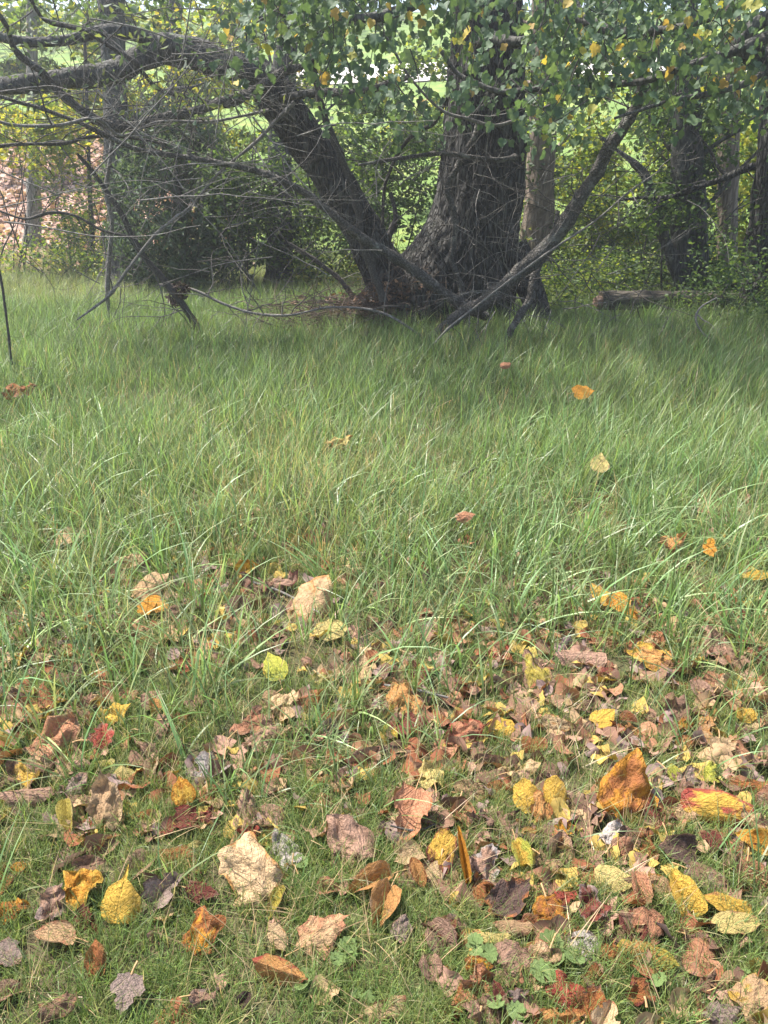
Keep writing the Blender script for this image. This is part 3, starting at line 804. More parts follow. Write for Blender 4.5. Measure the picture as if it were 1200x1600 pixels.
def tuft(mat, blades, h0, h1, w0, w1, spread, lean, bend, seed, k=4, tipc=(1.25, 1.25, 1.0), basec=(.75, .8, .6), drymix=0.12, leanx=0.0, seedhead=0.0):
    r = np.random.default_rng(seed)
    V, F, C = [], [], []
    n0 = 0
    for b in range(blades):
        L = r.uniform(h0, h1); w = r.uniform(w0, w1)
        az = r.uniform(0, 2 * math.pi)
        rad = spread * math.sqrt(r.uniform(0, 1)); pa = r.uniform(0, 2 * math.pi)
        p = np.array([rad * math.cos(pa), rad * math.sin(pa), -0.005])
        d = np.array([math.cos(az), math.sin(az), 0.0])
        inc = abs(r.normal(0, lean)); bd = r.uniform(0.2, 1.0) * bend
        sd = np.array([-d[1], d[0], 0.0])
        sd = sd * math.cos(.6) + np.array([0, 0, math.sin(.6) * r.choice([-1, 1])]) * 0.5
        rows = []
        tint = np.array([r.uniform(.55, 1.2) if r.random() < .78 else r.uniform(1.3, 1.9)] * 3) * np.array([r.uniform(.85, 1.2), 1, r.uniform(.75, 1.1)])
        if r.random() < drymix:
            tint = np.array([1.9, 1.5, 1.7]) * r.uniform(.6, 1.1)
        for s in range(k + 1):
            t = s / k
            ww = w * (1 - t ** 1.8) * (0.75 + 0.6 * math.sin(math.pi * min(1, t + .2))) * 0.5
            if seedhead and t > 0.72: ww = w * seedhead * math.sin(math.pi * (t - .72) / .28 * .9 + .2) * .5
            rows.append((p + sd * ww, p - sd * ww) if s < k else (p,))
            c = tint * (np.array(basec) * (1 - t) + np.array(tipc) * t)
            C += [c] * len(rows[-1])
            a = inc + bd * t * 1.6
            step = L / k
            p = p + step * (d * math.sin(a) + np.array([leanx * .35 * (t + .4), 0, math.cos(a)]))
        base = n0
        for row in rows:
            V += list(row)
        for s in range(k - 1):
            q = base + 2 * s
            F.append((q, q + 1, q + 3)); F.append((q, q + 3, q + 2))
        q = base + 2 * (k - 1)
        F.append((q, q + 1, q + 2))
        n0 += 2 * k + 1
    me = mesh_np('tuft', np.array(V), [np.array(F)], True, np.array(C))
    me.materials.append(mat)
    return bpy.data.objects.new('tuft', me)

def vnoise(x, y, f, seed=0.0):
    return np.array([mnoise.noise((a * f, b * f, seed)) for a, b in zip(x, y)])

def sample(y0, y1, per_m2, margin=0.8):
    """points in the wedge of ground the camera sees, with a margin"""
    n = int(per_m2 * (y1 - y0) * (2 * (0.62 * y1 + margin)))
    y = rng.uniform(y0, y1, n); x = rng.uniform(-1, 1, n) * (0.62 * y1 + margin)
    keep = np.abs(x) < 0.62 * y + margin
    return x[keep], y[keep]

HEROXY = np.array([(o.location.x, o.location.y) for o in bpy.data.objects if o.name.startswith('fallen_leaf') and o.get('group') == G and o.location.y < 4.2])
def clear_of_leaves(x, y, p):
    hit = np.zeros(len(x), bool)
    for hx, hy in HEROXY:
        hit |= (np.abs(x - hx) < .045 + .012 * hy) & (y > hy - .05 - .05 * hy) & (y < hy + .03)
    return ~hit | (rng.random(len(x)) > p)

def scatter_grass(name, parts, sources, label):
    X = np.concatenate([p[0] for p in parts]); Y = np.concatenate([p[1] for p in parts])
    S = np.concatenate([p[2] for p in parts]); I = np.concatenate([p[3] for p in parts]); D = np.concatenate([p[4] for p in parts])
    n = len(X)
    rot = np.stack([rng.normal(0, .10, n), rng.normal(0, .10, n), rng.uniform(0, 6.283, n)], 1)
    if name == 'tall_grass':
        rot[:, 2] = rng.uniform(0, 6.283, n)
    scatter(name, np.stack([X, Y, terrain(X, Y)], 1), rot, S, I, np.clip(D, 0, 1), sources, label, 'grass')

# short lawn in front, wide blades, tall grass behind, seed stalks, straw
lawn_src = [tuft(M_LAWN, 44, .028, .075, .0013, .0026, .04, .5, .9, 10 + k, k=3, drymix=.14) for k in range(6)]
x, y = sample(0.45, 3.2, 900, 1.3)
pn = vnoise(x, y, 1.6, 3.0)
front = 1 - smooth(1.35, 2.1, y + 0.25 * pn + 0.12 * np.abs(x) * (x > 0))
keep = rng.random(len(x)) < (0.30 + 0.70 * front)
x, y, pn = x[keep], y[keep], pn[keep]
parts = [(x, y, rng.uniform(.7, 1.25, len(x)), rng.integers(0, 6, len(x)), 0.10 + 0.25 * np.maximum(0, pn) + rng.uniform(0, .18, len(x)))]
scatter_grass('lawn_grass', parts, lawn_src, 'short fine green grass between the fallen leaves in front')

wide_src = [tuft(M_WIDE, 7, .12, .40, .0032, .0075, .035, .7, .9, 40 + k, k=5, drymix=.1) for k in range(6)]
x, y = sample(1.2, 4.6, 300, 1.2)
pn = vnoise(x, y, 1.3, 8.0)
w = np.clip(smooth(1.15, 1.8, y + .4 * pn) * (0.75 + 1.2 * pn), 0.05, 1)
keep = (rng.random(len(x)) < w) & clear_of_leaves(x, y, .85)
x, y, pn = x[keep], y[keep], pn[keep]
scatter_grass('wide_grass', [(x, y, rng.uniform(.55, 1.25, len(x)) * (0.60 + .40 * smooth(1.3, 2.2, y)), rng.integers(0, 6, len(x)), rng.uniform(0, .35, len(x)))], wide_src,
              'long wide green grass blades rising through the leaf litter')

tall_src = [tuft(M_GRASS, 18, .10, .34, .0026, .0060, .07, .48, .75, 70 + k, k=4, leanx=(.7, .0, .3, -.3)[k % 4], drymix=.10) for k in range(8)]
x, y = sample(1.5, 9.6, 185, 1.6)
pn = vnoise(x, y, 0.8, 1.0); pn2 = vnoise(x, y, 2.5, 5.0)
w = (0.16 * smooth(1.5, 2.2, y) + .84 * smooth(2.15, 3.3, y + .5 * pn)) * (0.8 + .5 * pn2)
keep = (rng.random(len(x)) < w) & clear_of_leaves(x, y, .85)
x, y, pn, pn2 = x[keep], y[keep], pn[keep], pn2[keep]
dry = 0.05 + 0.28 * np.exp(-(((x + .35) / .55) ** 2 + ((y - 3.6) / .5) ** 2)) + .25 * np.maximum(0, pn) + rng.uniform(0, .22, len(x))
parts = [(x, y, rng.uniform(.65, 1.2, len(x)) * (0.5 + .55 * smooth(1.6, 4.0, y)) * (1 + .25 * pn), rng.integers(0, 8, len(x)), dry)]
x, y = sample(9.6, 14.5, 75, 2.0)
parts.append((x, y, rng.uniform(.7, 1.0, len(x)), rng.integers(0, 8, len(x)), rng.uniform(.3, .9, len(x))))  # far tufts coloured drier to imitate the sunlit strip behind the tree
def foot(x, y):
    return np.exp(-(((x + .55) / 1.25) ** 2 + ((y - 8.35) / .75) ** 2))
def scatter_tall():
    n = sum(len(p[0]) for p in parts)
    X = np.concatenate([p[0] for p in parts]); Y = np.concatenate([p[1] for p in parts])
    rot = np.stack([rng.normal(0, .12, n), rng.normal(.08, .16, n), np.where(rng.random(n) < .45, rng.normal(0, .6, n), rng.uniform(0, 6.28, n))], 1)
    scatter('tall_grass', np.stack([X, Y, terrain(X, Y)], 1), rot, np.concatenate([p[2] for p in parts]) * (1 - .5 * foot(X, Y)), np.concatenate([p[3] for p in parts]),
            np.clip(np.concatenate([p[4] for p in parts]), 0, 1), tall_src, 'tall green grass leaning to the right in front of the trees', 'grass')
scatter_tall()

stalk_src = [tuft(M_GRASS, 5, .22, .42, .0010, .0016, .05, .30, .40, 120 + k, k=6, tipc=(2.4, 1.7, 1.6), basec=(1.3, 1.2, .9), drymix=.5, leanx=.5, seedhead=1.8) for k in range(5)]
x, y = sample(1.7, 7.5, 26, 0.5)
d = rng.uniform(.2, .9, len(x))
x2, y2 = rng.normal(-.45, .6, 330), rng.normal(3.6, .5, 330)
scatter_grass('seed_stalks', [(x, y, rng.uniform(.5, 1.0, len(x)), rng.integers(0, 5, len(x)), d),
                              (x2, y2, rng.uniform(.5, .9, 330), rng.integers(0, 5, 330), rng.uniform(.5, 1, 330))], stalk_src, 'pale dry seed stalks standing in the tall grass')

straw_src = [tuft(M_LAWN, 9, .05, .17, .0010, .0024, .05, 1.35, .35, 160 + k, k=3, drymix=.8, tipc=(1.1, 1.1, 1.1), basec=(1, 1, 1)) for k in range(5)]
x, y = sample(0.6, 4.5, 260, 1.1)
scatter_grass('dry_thatch', [(x, y, rng.uniform(.6, 1.2, len(x)), rng.integers(0, 5, len(x)), rng.uniform(.4, 1.0, len(x)))], straw_src, 'flattened dry straw between the grass and the leaves')

crumb_src = []
for k in range(8):
    me, _ = leaf_mesh('crumb', ['broad', 'maple', 'ovate', 'oval'][k % 4], 500 + k, rings=2, half=7, **{**POSE['crumple'], 'crump': .12})
    c = [(.20, .115, .08), (.32, .19, .14), (.36, .24, .14), (.22, .085, .045), (.40, .28, .08), (.23, .16, .145), (.12, .07, .05), (.30, .15, .09)][k]
    a = me.attributes.new('tint', 'FLOAT_COLOR', 'POINT')
    a.data.foreach_set('color', np.tile(np.array([*c, 1], np.float32), len(me.vertices)))
    me.materials.append(M_DEAD)
    crumb_src.append(bpy.data.objects.new('crumb', me))
x, y = sample(0.6, 4.4, 560, 1.0)
pn = vnoise(x, y, 1.8, 21.0)
dens = np.where(y < 1.38, 0.05 + .62 * smooth(.0, .35, x), np.where(y < 2.4, .95, .40 * (1 - smooth(2.4, 4.2, y)))) * np.clip(0.74 + 1.6 * pn + .25 * np.exp(-((x - .3) / .7) ** 2) + .8 * smooth(-.1, .3, x) * smooth(1.15, 1.4, y) * (1 - smooth(2.0, 2.5, y)), 0, 1.6)
keep = rng.random(len(x)) < dens
x, y = x[keep], y[keep]; n = len(x)
scatter('leaf_crumbs', np.stack([x, y, terrain(x, y) + rng.uniform(.004, .02, n)], 1), np.stack([rng.normal(0, .45, n), rng.normal(0, .45, n), rng.uniform(0, 6.28, n)], 1),
        rng.uniform(.025, .085, n), rng.integers(0, 8, n), np.zeros(n), crumb_src, 'broken bits of dry brown leaves under the grass', 'leaf litter')

# leaf litter on the hillside to the left
hl_src = []
for k in range(4):
    me, _ = leaf_mesh('hill_leaf', 'broad', 600 + k, rings=1, half=5, crump=.1, edgecurl=.1)
    c = [(.52, .36, .29), (.40, .26, .21), (.60, .45, .36), (.28, .17, .13)][k]
    a = me.attributes.new('tint', 'FLOAT_COLOR', 'POINT')
    a.data.foreach_set('color', np.tile(np.array([*c, 1], np.float32), len(me.vertices)))
    me.materials.append(M_DEAD)
    hl_src.append(bpy.data.objects.new('hill_leaf', me))
n = 9000
x = rng.uniform(-16, -2.2, n); y = rng.uniform(13.0, 25, n)
keep = (x + .26 * y < 1.0 + rng.normal(0, .5, n))
x, y = x[keep], y[keep]; n = len(x)
scatter('hillside_leaves', np.stack([x, y, terrain(x, y) + .02], 1), np.stack([rng.normal(0, .5, n), rng.normal(0, .5, n), rng.uniform(0, 6.28, n)], 1), rng.uniform(.10, .20, n),
        rng.integers(0, 4, n), np.zeros(n), hl_src, 'pale pinkish dead leaves covering the slope at left', 'leaf litter')

# ------------------------------------------------------------------ clover-like herbs at the bottom
m_, nt_ = new_mat('herb_leaf')
P_ = N(nt_, 'ShaderNodeTexCoord').outputs['Object']
n_ = N(nt_, 'ShaderNodeTexNoise', {'Vector': P_, 'Scale': 120.0, 'Detail': 4.0}).outputs[0]
out_surface(nt_, mixc(nt_, n_, (0.12, 0.19, 0.055), (0.22, 0.30, 0.11)), 0.5, 0.35, 0.3, (0.3, 0.36, 0.08), n_, 0.6, 0.003)
M_HERB = m_
def herb_leaf(seed):
    r = np.random.default_rng(seed)
    n = 40
    th = np.linspace(0.25, 2 * math.pi - 0.25, n)
    rad = 1 + .07 * np.cos(th * 11) + .03 * r.standard_normal(n)
    V = [(0, 0, 0)]
    for t in (.55, 1.0):
        for a, q in zip(th, rad):
            V.append((-t * q * math.cos(a), t * q * math.sin(a), t * t * .25 + .06 * t * math.cos(a * 11)))
    V = np.array(V)
    k = np.arange(n - 1)
    f1 = np.stack([np.zeros(n - 1, int), 1 + k + 1, 1 + k], 1)
    f2 = np.stack([1 + k, 2 + k, 2 + k + n, 1 + k + n], 1)
    me = mesh_np('leaf', V, [f1, f2], True)
    me.materials.append(M_HERB)
    return me
HM = [herb_leaf(k) for k in range(4)]
HERBS = [(866, 1520, 5, 26, 'largest pale green herb with scalloped leaves near the bottom'),
         (742, 1500, 3, 18, 'small herb of two stacked scalloped leaves left of the largest herb'),
         (790, 1580, 3, 18, 'low green herb beside the narrow dark red leaf'),
         (545, 1506, 3, 19, 'pale green herb right of the pinkish tan lobed leaf'),
         (482, 1540, 3, 18, 'pale green herb touching the reddish tip of the orange tent-shaped leaf'),
         (1020, 1552, 2, 15, 'small green herb right of the dark rusty leaf'),
         (1148, 1550, 2, 17, 'small green herb at the foot of the large tan yellow leaf'),
         (462, 1376, 2, 14, 'small pale herb right of the large pitted tan leaf'),
         (575, 1572, 2, 14, 'small green herb above the cream tan leaf at the bottom'),
         (700, 1440, 2, 13, 'small herb in short grass left of the tan flat leaf')]
for i, (px, py, n, sz, lab) in enumerate(HERBS):
    p, t = on_ground(px, py, 0.0)
    root = thing('ground_herb', p, lab, 'plant', 'low green herbs in the short grass')
    s = sz * .82 * t / FPX
    mb = MB()
    for k in range(n):
        a = R.uniform(0, 6.28); q = s * (0.2 if k == 0 else R.uniform(.9, 1.5))
        loc = Vector((q * math.cos(a), q * math.sin(a), R.uniform(.022, .038)))
        o = bpy.data.objects.new('leaf', HM[(i + k) % 4]); COL.objects.link(o)
        o.parent = root; o.location = loc
        o.rotation_euler = (R.uniform(.0, .6), R.uniform(-.3, .3), R.uniform(0, 6.28))
        o.scale = [s * R.uniform(.7, 1.1)] * 3
        tube(mb, [(0, 0, 0), tuple(loc * .6 + Vector((0, 0, .008))), tuple(loc)], [.0012, .001, .0009], 5, 3)
    so = bpy.data.objects.new('stem', mb.mesh('stem')); so.data.materials.append(M_HERB)
    COL.objects.link(so); so.parent = root

# ------------------------------------------------------------------ tree parts
def px_path(pts, Y, dy=None):
    """pts: (px, py, width px); Y a number or list of depths"""
    Ys = Y if isinstance(Y, (list, tuple)) else None
    P, W = [], []
    for k, (a, b, w) in enumerate(pts):
        yy = Ys[0] + (Ys[1] - Ys[0]) * k / (len(pts) - 1) if Ys else Y
        P.append(at(a, b, yy)); W.append(0.5 * w * size_at(yy, b))
    return P, W

def branch_obj(name, pts, Y, mat, parent=None, segs=8, sub=5, bump=.05, seed=1, freq=9.0, knots=.12):
    P, W = px_path(pts, Y)
    mb = MB()
    tube(mb, [tuple(p) for p in P], W, segs, sub, bump, freq, seed, True, knots)
    return link(name, mb.mesh(name), mat, parent), P, W

def wander(mb, p, d, L, r0, rr, depth=1, steps=6, droop=0.0, wig=.35, fork=0.6):
    wig = wig * 1.25
    """a crooked twig with side twigs"""
    pts, rad = [tuple(p)], [r0]
    q = Vector(p); d = Vector(d).normalized()
    for k in range(steps):
        d = (d + Vector((rr.gauss(0, wig), rr.gauss(0, wig * .7), rr.gauss(0, wig) - droop)) * .5).normalized()
        q = q + d * (L / steps)
        pts.append(tuple(q)); rad.append(max(r0 * (1 - .75 * (k + 1) / steps), .0012))
        if depth > 0 and k > 0 and rr.random() < fork:
            sd = (d + Vector((rr.gauss(0, .8), rr.gauss(0, .5), rr.gauss(0, .8)))).normalized()
            wander(mb, q, sd, L * rr.uniform(.35, .6), rad[-1] * .6, rr, depth - 1, 4, droop, wig, fork)
    tube(mb, pts, rad, 5 if r0 > .004 else 4, 1 if r0 < .005 else 2, cap=False)
    return pts

def leafmass(centres, radii, n, size, cols, r, squash=.8, flat=.4, hang=0.3, aspect=.6):
    """n small folded leaves spread through ellipsoids round the centres; returns a mesh-ready tuple"""
    C = np.asarray(centres, float); rad = np.asarray(radii, float)
    k = r.choice(len(C), n, p=rad ** 2 / (rad ** 2).sum())
    u = r.standard_normal((n, 3)); u /= np.linalg.norm(u, axis=1)[:, None]
    P = C[k] + u * (rad[k] * r.uniform(.15, 1, n) ** .5)[:, None] * np.array([1, 1, squash])
    return leaves_at(P, size, cols, r, flat, hang, aspect)

def leaves_at(P, size, cols, r, flat=.4, hang=.3, aspect=.6):
    n = len(P)
    d = r.standard_normal((n, 3)); d[:, 2] = d[:, 2] * flat - hang; d /= np.linalg.norm(d, axis=1)[:, None]
    nn = r.standard_normal((n, 3)); nn[:, 2] += .6
    s = np.cross(d, nn); s /= np.linalg.norm(s, axis=1)[:, None] + 1e-9
    nn = np.cross(s, d)
    L = size * r.uniform(.6, 1.3, n)[:, None]; W = L * aspect * .5
    b = P - d * L * .5; t = P + d * L * .5 - nn * L * .12
    l = P + s * W + nn * L * .08 - d * L * .06; q = P - s * W + nn * L * .08 - d * L * .06
    v = np.stack([b, l, t, q], 1).reshape(-1, 3)
    i = np.arange(n)[:, None] * 4
    f = np.concatenate([i + np.array([[0, 2, 1]]), i + np.array([[0, 3, 2]])])
    cols = np.asarray(cols, float)
    c = cols[r.integers(0, len(cols), n)] * r.uniform(.7, 1.3, (n, 1))
    return v, f, np.repeat(c, 4, axis=0)

# ------------------------------------------------------------------ the old tree
YT = 8.7
base = at(690, 505, YT); base.z = 0
old = thing('old_tree', base, 'huge old tree with furrowed dark trunk and flaring base', 'tree')
def build_trunk():
    prof = [(-160, 762, 50), (-80, 762, 50), (0, 762, 52), (60, 761, 54), (120, 759, 59), (180, 757, 62), (250, 755, 66), (300, 750, 69), (340, 741, 72), (380, 724, 84), (420, 700, 101), (455, 678, 117), (485, 660, 128), (512, 650, 138), (540, 642, 146)]
    rows, seg = 190, 128
    pys = np.array([p[0] for p in prof], float); cx = np.array([p[1] for p in prof], float); hw = np.array([p[2] for p in prof], float)
    yy = np.linspace(-160, 540, rows)
    th = np.linspace(0, 2 * math.pi, seg, endpoint=False)
    V = np.zeros((rows, seg, 3))
    def sm(a):
        b = np.interp(yy, pys, a)
        k = np.ones(9) / 9
        return np.convolve(np.pad(b, 4, mode='edge'), k, 'valid')
    cxs, hws = sm(cx), sm(hw)
    for i in range(rows):
        c = at(cxs[i], yy[i], YT); s = size_at(YT, yy[i]); R0 = hws[i] * s
        dep = min(R0, .47 + .25 * (R0 - .47))
        flare = smooth(330, 520, yy[i])
        for j in range(seg):
            a = th[j]
            root = flare * (.10 * math.cos(3 * a + .6) + .08 * math.cos(5 * a + 2.0))
            zz = c.z * (1 + 0.0)
            tw = a * 1.0 + .08 * math.sin(zz * 2)
            ca, sa = math.cos(tw), math.sin(tw)
            f1 = mnoise.noise((ca * 5.5, sa * 5.5, zz * 1.1 + 3))
            f2 = mnoise.noise((ca * 10, sa * 10, zz * 2.0 + 8))
            f3 = mnoise.noise((ca * 17, sa * 17, zz * 6.0))
            ridge = (1 - 2.2 * abs(f1)) * .5 + (1 - 2.2 * abs(f2)) * .5
            dr = .036 * ridge + .010 * f3 - .01
            q = .965 + root + dr / max(R0, .2) * 1.2
            V[i, j] = (c.x + R0 * q * ca, c.y + dep * q * sa, c.z)
    v = V.reshape(-1, 3)
    i = np.arange(rows - 1)[:, None] * seg; j = np.arange(seg)[None]; j2 = (j + 1) % seg
    f = np.stack([i + j, i + seg + j, i + seg + j2, i + j2], -1).reshape(-1, 4)
    return link('trunk', mesh_np('trunk', v, [f]), M_BARK, old)
build_trunk()
branch_obj('leaning_stem', [(640, 500, 84), (612, 445, 70), (585, 395, 62), (545, 320, 60), (500, 250, 58), (460, 195, 62), (430, 150, 64), (405, 118, 56), (392, 100, 40)], [8.6, 8.2], M_BARK, old, 28, 8, .035, 3, 5, .05)
branch_obj('root_leg', [(800, 385, 44), (818, 425, 44), (835, 470, 40), (850, 510, 40), (866, 545, 46)], [8.5, 8.3], M_BARK, old, 18, 6, .05, 5, 6, .05)
branch_obj('limb', [(425, 130, 44), (380, 108, 44), (335, 95, 42), (290, 82, 44), (255, 76, 44), (220, 92, 38), (190, 108, 34), (150, 118, 32), (95, 124, 27), (40, 131, 28), (-10, 134, 25), (-120, 120, 20)], [8.2, 7.4], M_BARKB, old, 16, 6, .06, 7, 6, .08)
branch_obj('limb', [(260, 78, 26), (232, 60, 22), (195, 50, 20), (150, 50, 17), (110, 62, 16), (60, 66, 15), (20, 62, 14), (-80, 40, 12)], [7.9, 7.2], M_BARKB, old, 10, 5, .06, 8, 6, .08)
branch_obj('limb', [(440, 152, 9), (475, 148, 12), (510, 144, 14), (545, 147, 15), (582, 139, 11), (640, 120, 8)], [8.0, 7.6], M_BARKB, old, 9, 5, .05, 9, 8, .1)
branch_obj('limb', [(740, 70, 10), (752, 64, 18), (775, 60, 20), (800, 66, 16), (840, 60, 10)], [8.0, 7.2], M_BARKB, old, 9, 5, .05, 10, 8, .1)
branch_obj('limb', [(690, 80, 7), (715, 115, 7), (745, 130, 8), (780, 143, 8), (830, 140, 8), (900, 137, 9), (960, 132, 10), (1010, 126, 10), (1060, 108, 13), (1098, 95, 12), (1160, 75, 16), (1240, 40, 20)], [6.6, 6.2], M_BARKB, old, 8, 5, .05, 11, 8, .1)
branch_obj('limb', [(860, -40, 30), (900, 20, 22), (960, 50, 16), (1040, 46, 12), (1110, 30, 8)], [7.6, 6.4], M_BARKB, old, 8, 5, .05, 12, 8, .1)
branch_obj('limb', [(700, -40, 24), (640, 10, 18), (560, 30, 14), (480, 20, 10), (400, 30, 6)], [7.6, 6.6], M_BARKB, old, 8, 5, .05, 13, 8, .1)

# hanging maple-like leaves
def canopy_leaf_mesh(seed, kind):
    me, _ = leaf_mesh('leaf', kind, seed, rings=1, half=16, fold=.35, curl=-.4, roll=-.2, crump=.03, edgecurl=.06, tears=.01)
    a = me.attributes.new('tint', 'FLOAT_COLOR', 'POINT')
    a.data.foreach_set('color', np.ones(len(me.vertices) * 4, np.float32))
    me.materials.append(M_MAPLE)
    return me
CL = [canopy_leaf_mesh(40 + k, ['maple', 'tulip', 'maple', 'broad'][k % 4]) for k in range(8)]
CANOPY_LOW = [(330, 40), (400, 95), (460, 125), (540, 140), (600, 190), (650, 205), (700, 185), (760, 195), (800, 170), (850, 195), (900, 210), (950, 205), (1000, 170), (1060, 165), (1120, 170), (1200, 190), (1300, 190)]
LOWX = [c[0] for c in CANOPY_LOW]; LOWY = [c[1] for c in CANOPY_LOW]
GREENS = [(.090, .150, .080), (.108, .170, .088), (.078, .130, .075), (.125, .185, .09), (.11, .165, .105), (.07, .118, .068)]
YELL = [(.46, .36, .08), (.42, .28, .09), (.34, .33, .07), (.46, .34, .10)]
def hang_leaf_frames(n_clusters, x0, x1, rr):
    out = []
    while len(out) < n_clusters:
        px = rr.uniform(x0, x1); low = np.interp(px, LOWX, LOWY)
        py = rr.uniform(-70, low)
        if 592 < px < 685 and 25 < py < 165 and rr.random() < .72: continue
        if 700 < px < 815 and rr.random() < (.75 if py > 60 else .5): continue
        if px < 480 and rr.random() < .45: continue
        out.append((px, py, rr.uniform(5.4, 8.0)))
    return out
def leaf_matrix(p, s, rr):
    az = rr.uniform(0, 6.283)
    dip = rr.uniform(.5, 1.45)
    d = Vector((math.cos(az) * math.cos(dip), math.sin(az) * math.cos(dip), -math.sin(dip)))
    nn = Vector((rr.gauss(0, .6), -0.7 + rr.gauss(0, .5), .8)); sd = d.cross(nn).normalized(); nn = sd.cross(d).normalized()
    M = Matrix.Identity(4)
    w = s * rr.uniform(.8, 1.05)
    for k, (ax, sc) in enumerate(((d, s), (sd, w), (nn, s))):
        for r_ in range(3): M[r_][k] = ax[r_] * sc
    M.translation = p
    return M
def canopy(root, n_clusters, x0, x1, n_parts, rr, twig_mat, extra=None):
    frames = []
    mb = MB()
    for px, py, Y in hang_leaf_frames(n_clusters, x0, x1, rr):
        c = at(px, py, Y)
        pts = wander(mb, c + Vector((rr.uniform(-.2, .2), rr.uniform(-.1, .3), rr.uniform(.15, .35))), (rr.gauss(0, .6), rr.gauss(0, .4), -.9), rr.uniform(.3, .55), .0045, rr, 0, 5, .05, .4)
        for k in range(rr.randint(11, 20)):
            q = Vector(rr.choice(pts)) + Vector((rr.gauss(0, .10), rr.gauss(0, .10), rr.gauss(-.03, .08)))
            frames.append((q, rr.uniform(.045, .090), rr.random()))
    frames.sort(key=lambda f: f[0].y)
    wl = parent_world(root)
    vis = []
    for f in frames:
        q = f[0] - Vector((0, 0, CAM_H)); z = q.dot(Vector((0, math.cos(PITCH), -math.sin(PITCH))))
        X = 600 + FPX * q.x / z; Yp = 800 - FPX * q.dot(Vector((0, math.sin(PITCH), math.cos(PITCH)))) / z
        vis.append(0 < X < 1200 and 0 < Yp < 400)
    order = [f for f, v in zip(frames, vis) if v][:n_parts]
    ids = set(id(f) for f in order)
    for f in order:
        o = bpy.data.objects.new('leaf', rr.choice(CL)); COL.objects.link(o)
        o.parent = root
        M = leaf_matrix(f[0] - wl, f[1], rr)
        o.matrix_local = M
        c = rr.choice(YELL) if f[2] < .055 else rr.choice(GREENS)
        o.color = (*c, 1)
    rest = [f for f in frames if id(f) not in ids]
    big = MB()
    base_v = []
    for me in CL:
        v = np.zeros(len(me.vertices) * 3, np.float32); me.vertices.foreach_get('co', v)
        base_v.append((v.reshape(-1, 3), np.array([p.vertices[:] for p in me.polygons])))
    for f in rest:
        v, fc = base_v[rr.randrange(len(CL))]
        M = np.array(leaf_matrix(f[0], f[1], rr))
        c = rr.choice(YELL) if f[2] < .06 else rr.choice(GREENS)
        big.add(v @ M[:3, :3].T + M[:3, 3], fc, np.array(c) * rr.uniform(.8, 1.25))
    if extra is not None:
        v, f, c = extra
        big.add(v, f, c)
    if big.n: link('foliage', big.mesh('foliage'), M_MAPLE, root, 'stuff')
    link('fine_twigs', mb.mesh('fine_twigs'), twig_mat, root, 'stuff')

rr = random.Random(5)
# unseen crown leaves added above the frame to shade the ground under the tree
cc = [(rr.uniform(-2.5, 4.5), rr.uniform(8.0, 10.5), rr.uniform(3.6, 6.5)) for _ in range(46)]
ex = leafmass(cc, [rr.uniform(.6, 1.1) for _ in cc], 1500, .17, GREENS, np.random.default_rng(4), .6, .4, .4, .8)
canopy(old, 150, 340, 900, 290, rr, M_DTWIG, ex)

# the overhanging bough at the right
bb = at(1240, 120, 6.4)
bough = thing('overhanging_bough', bb, 'dark leafy bough reaching in at the upper right edge', 'branch')
branch_obj('branch', [(1290, 150, 40), (1235, 112, 40), (1200, 98, 36), (1175, 82, 32), (1158, 68, 28), (1180, 40, 22), (1230, 10, 18)], [6.6, 6.4], M_BARKB, bough, 14, 5, .06, 14, 8, .1)
branch_obj('branch', [(1270, 80, 14), (1200, 110, 12), (1165, 130, 10), (1110, 146, 9), (1050, 157, 7), (1000, 172, 5), (960, 185, 4)], [6.4, 6.1], M_BARKB, bough, 8, 5, .05, 15, 8, .1)
canopy(bough, 150, 840, 1290, 270, random.Random(8), M_DTWIG)

# ------------------------------------------------------------------ bare boughs and stems in front of the tree
def bare(name, label, cat, pts, Y, mat, group=None, twigs=5, tl=.5, seed=1, segs=10, tr=.0065, up=.3, tdepth=1, rng_t=(.2, 1.0)):
    P, W = px_path(pts, Y)
    mb = MB()
    PP, RA, TT = tube(mb, [tuple(p) for p in P], W, segs, 8, .07, 11.0, seed, True, .22)
    o = link(name, mb.mesh(name), mat)
    tag(o, label, cat, group)
    rr = random.Random(seed * 31)
    for k in range(twigs):
        i = int(len(PP) * rr.uniform(*rng_t)) - 1
        d = Vector(TT[i]) * rr.uniform(-.2, .9) + Vector((rr.gauss(0, .7), rr.gauss(-.1, .35), rr.gauss(up, .7)))
        m2 = MB()
        wander(m2, PP[i], d, tl * rr.uniform(.5, 1.5), max(tr * rr.uniform(.6, 1.2), .0015), rr, tdepth, 7, .0, .32, .65)
        link('twig', m2.mesh('twig'), M_TWIG if rr.random() < .6 else M_DTWIG, o, None, (0, 0, 0))
    return o

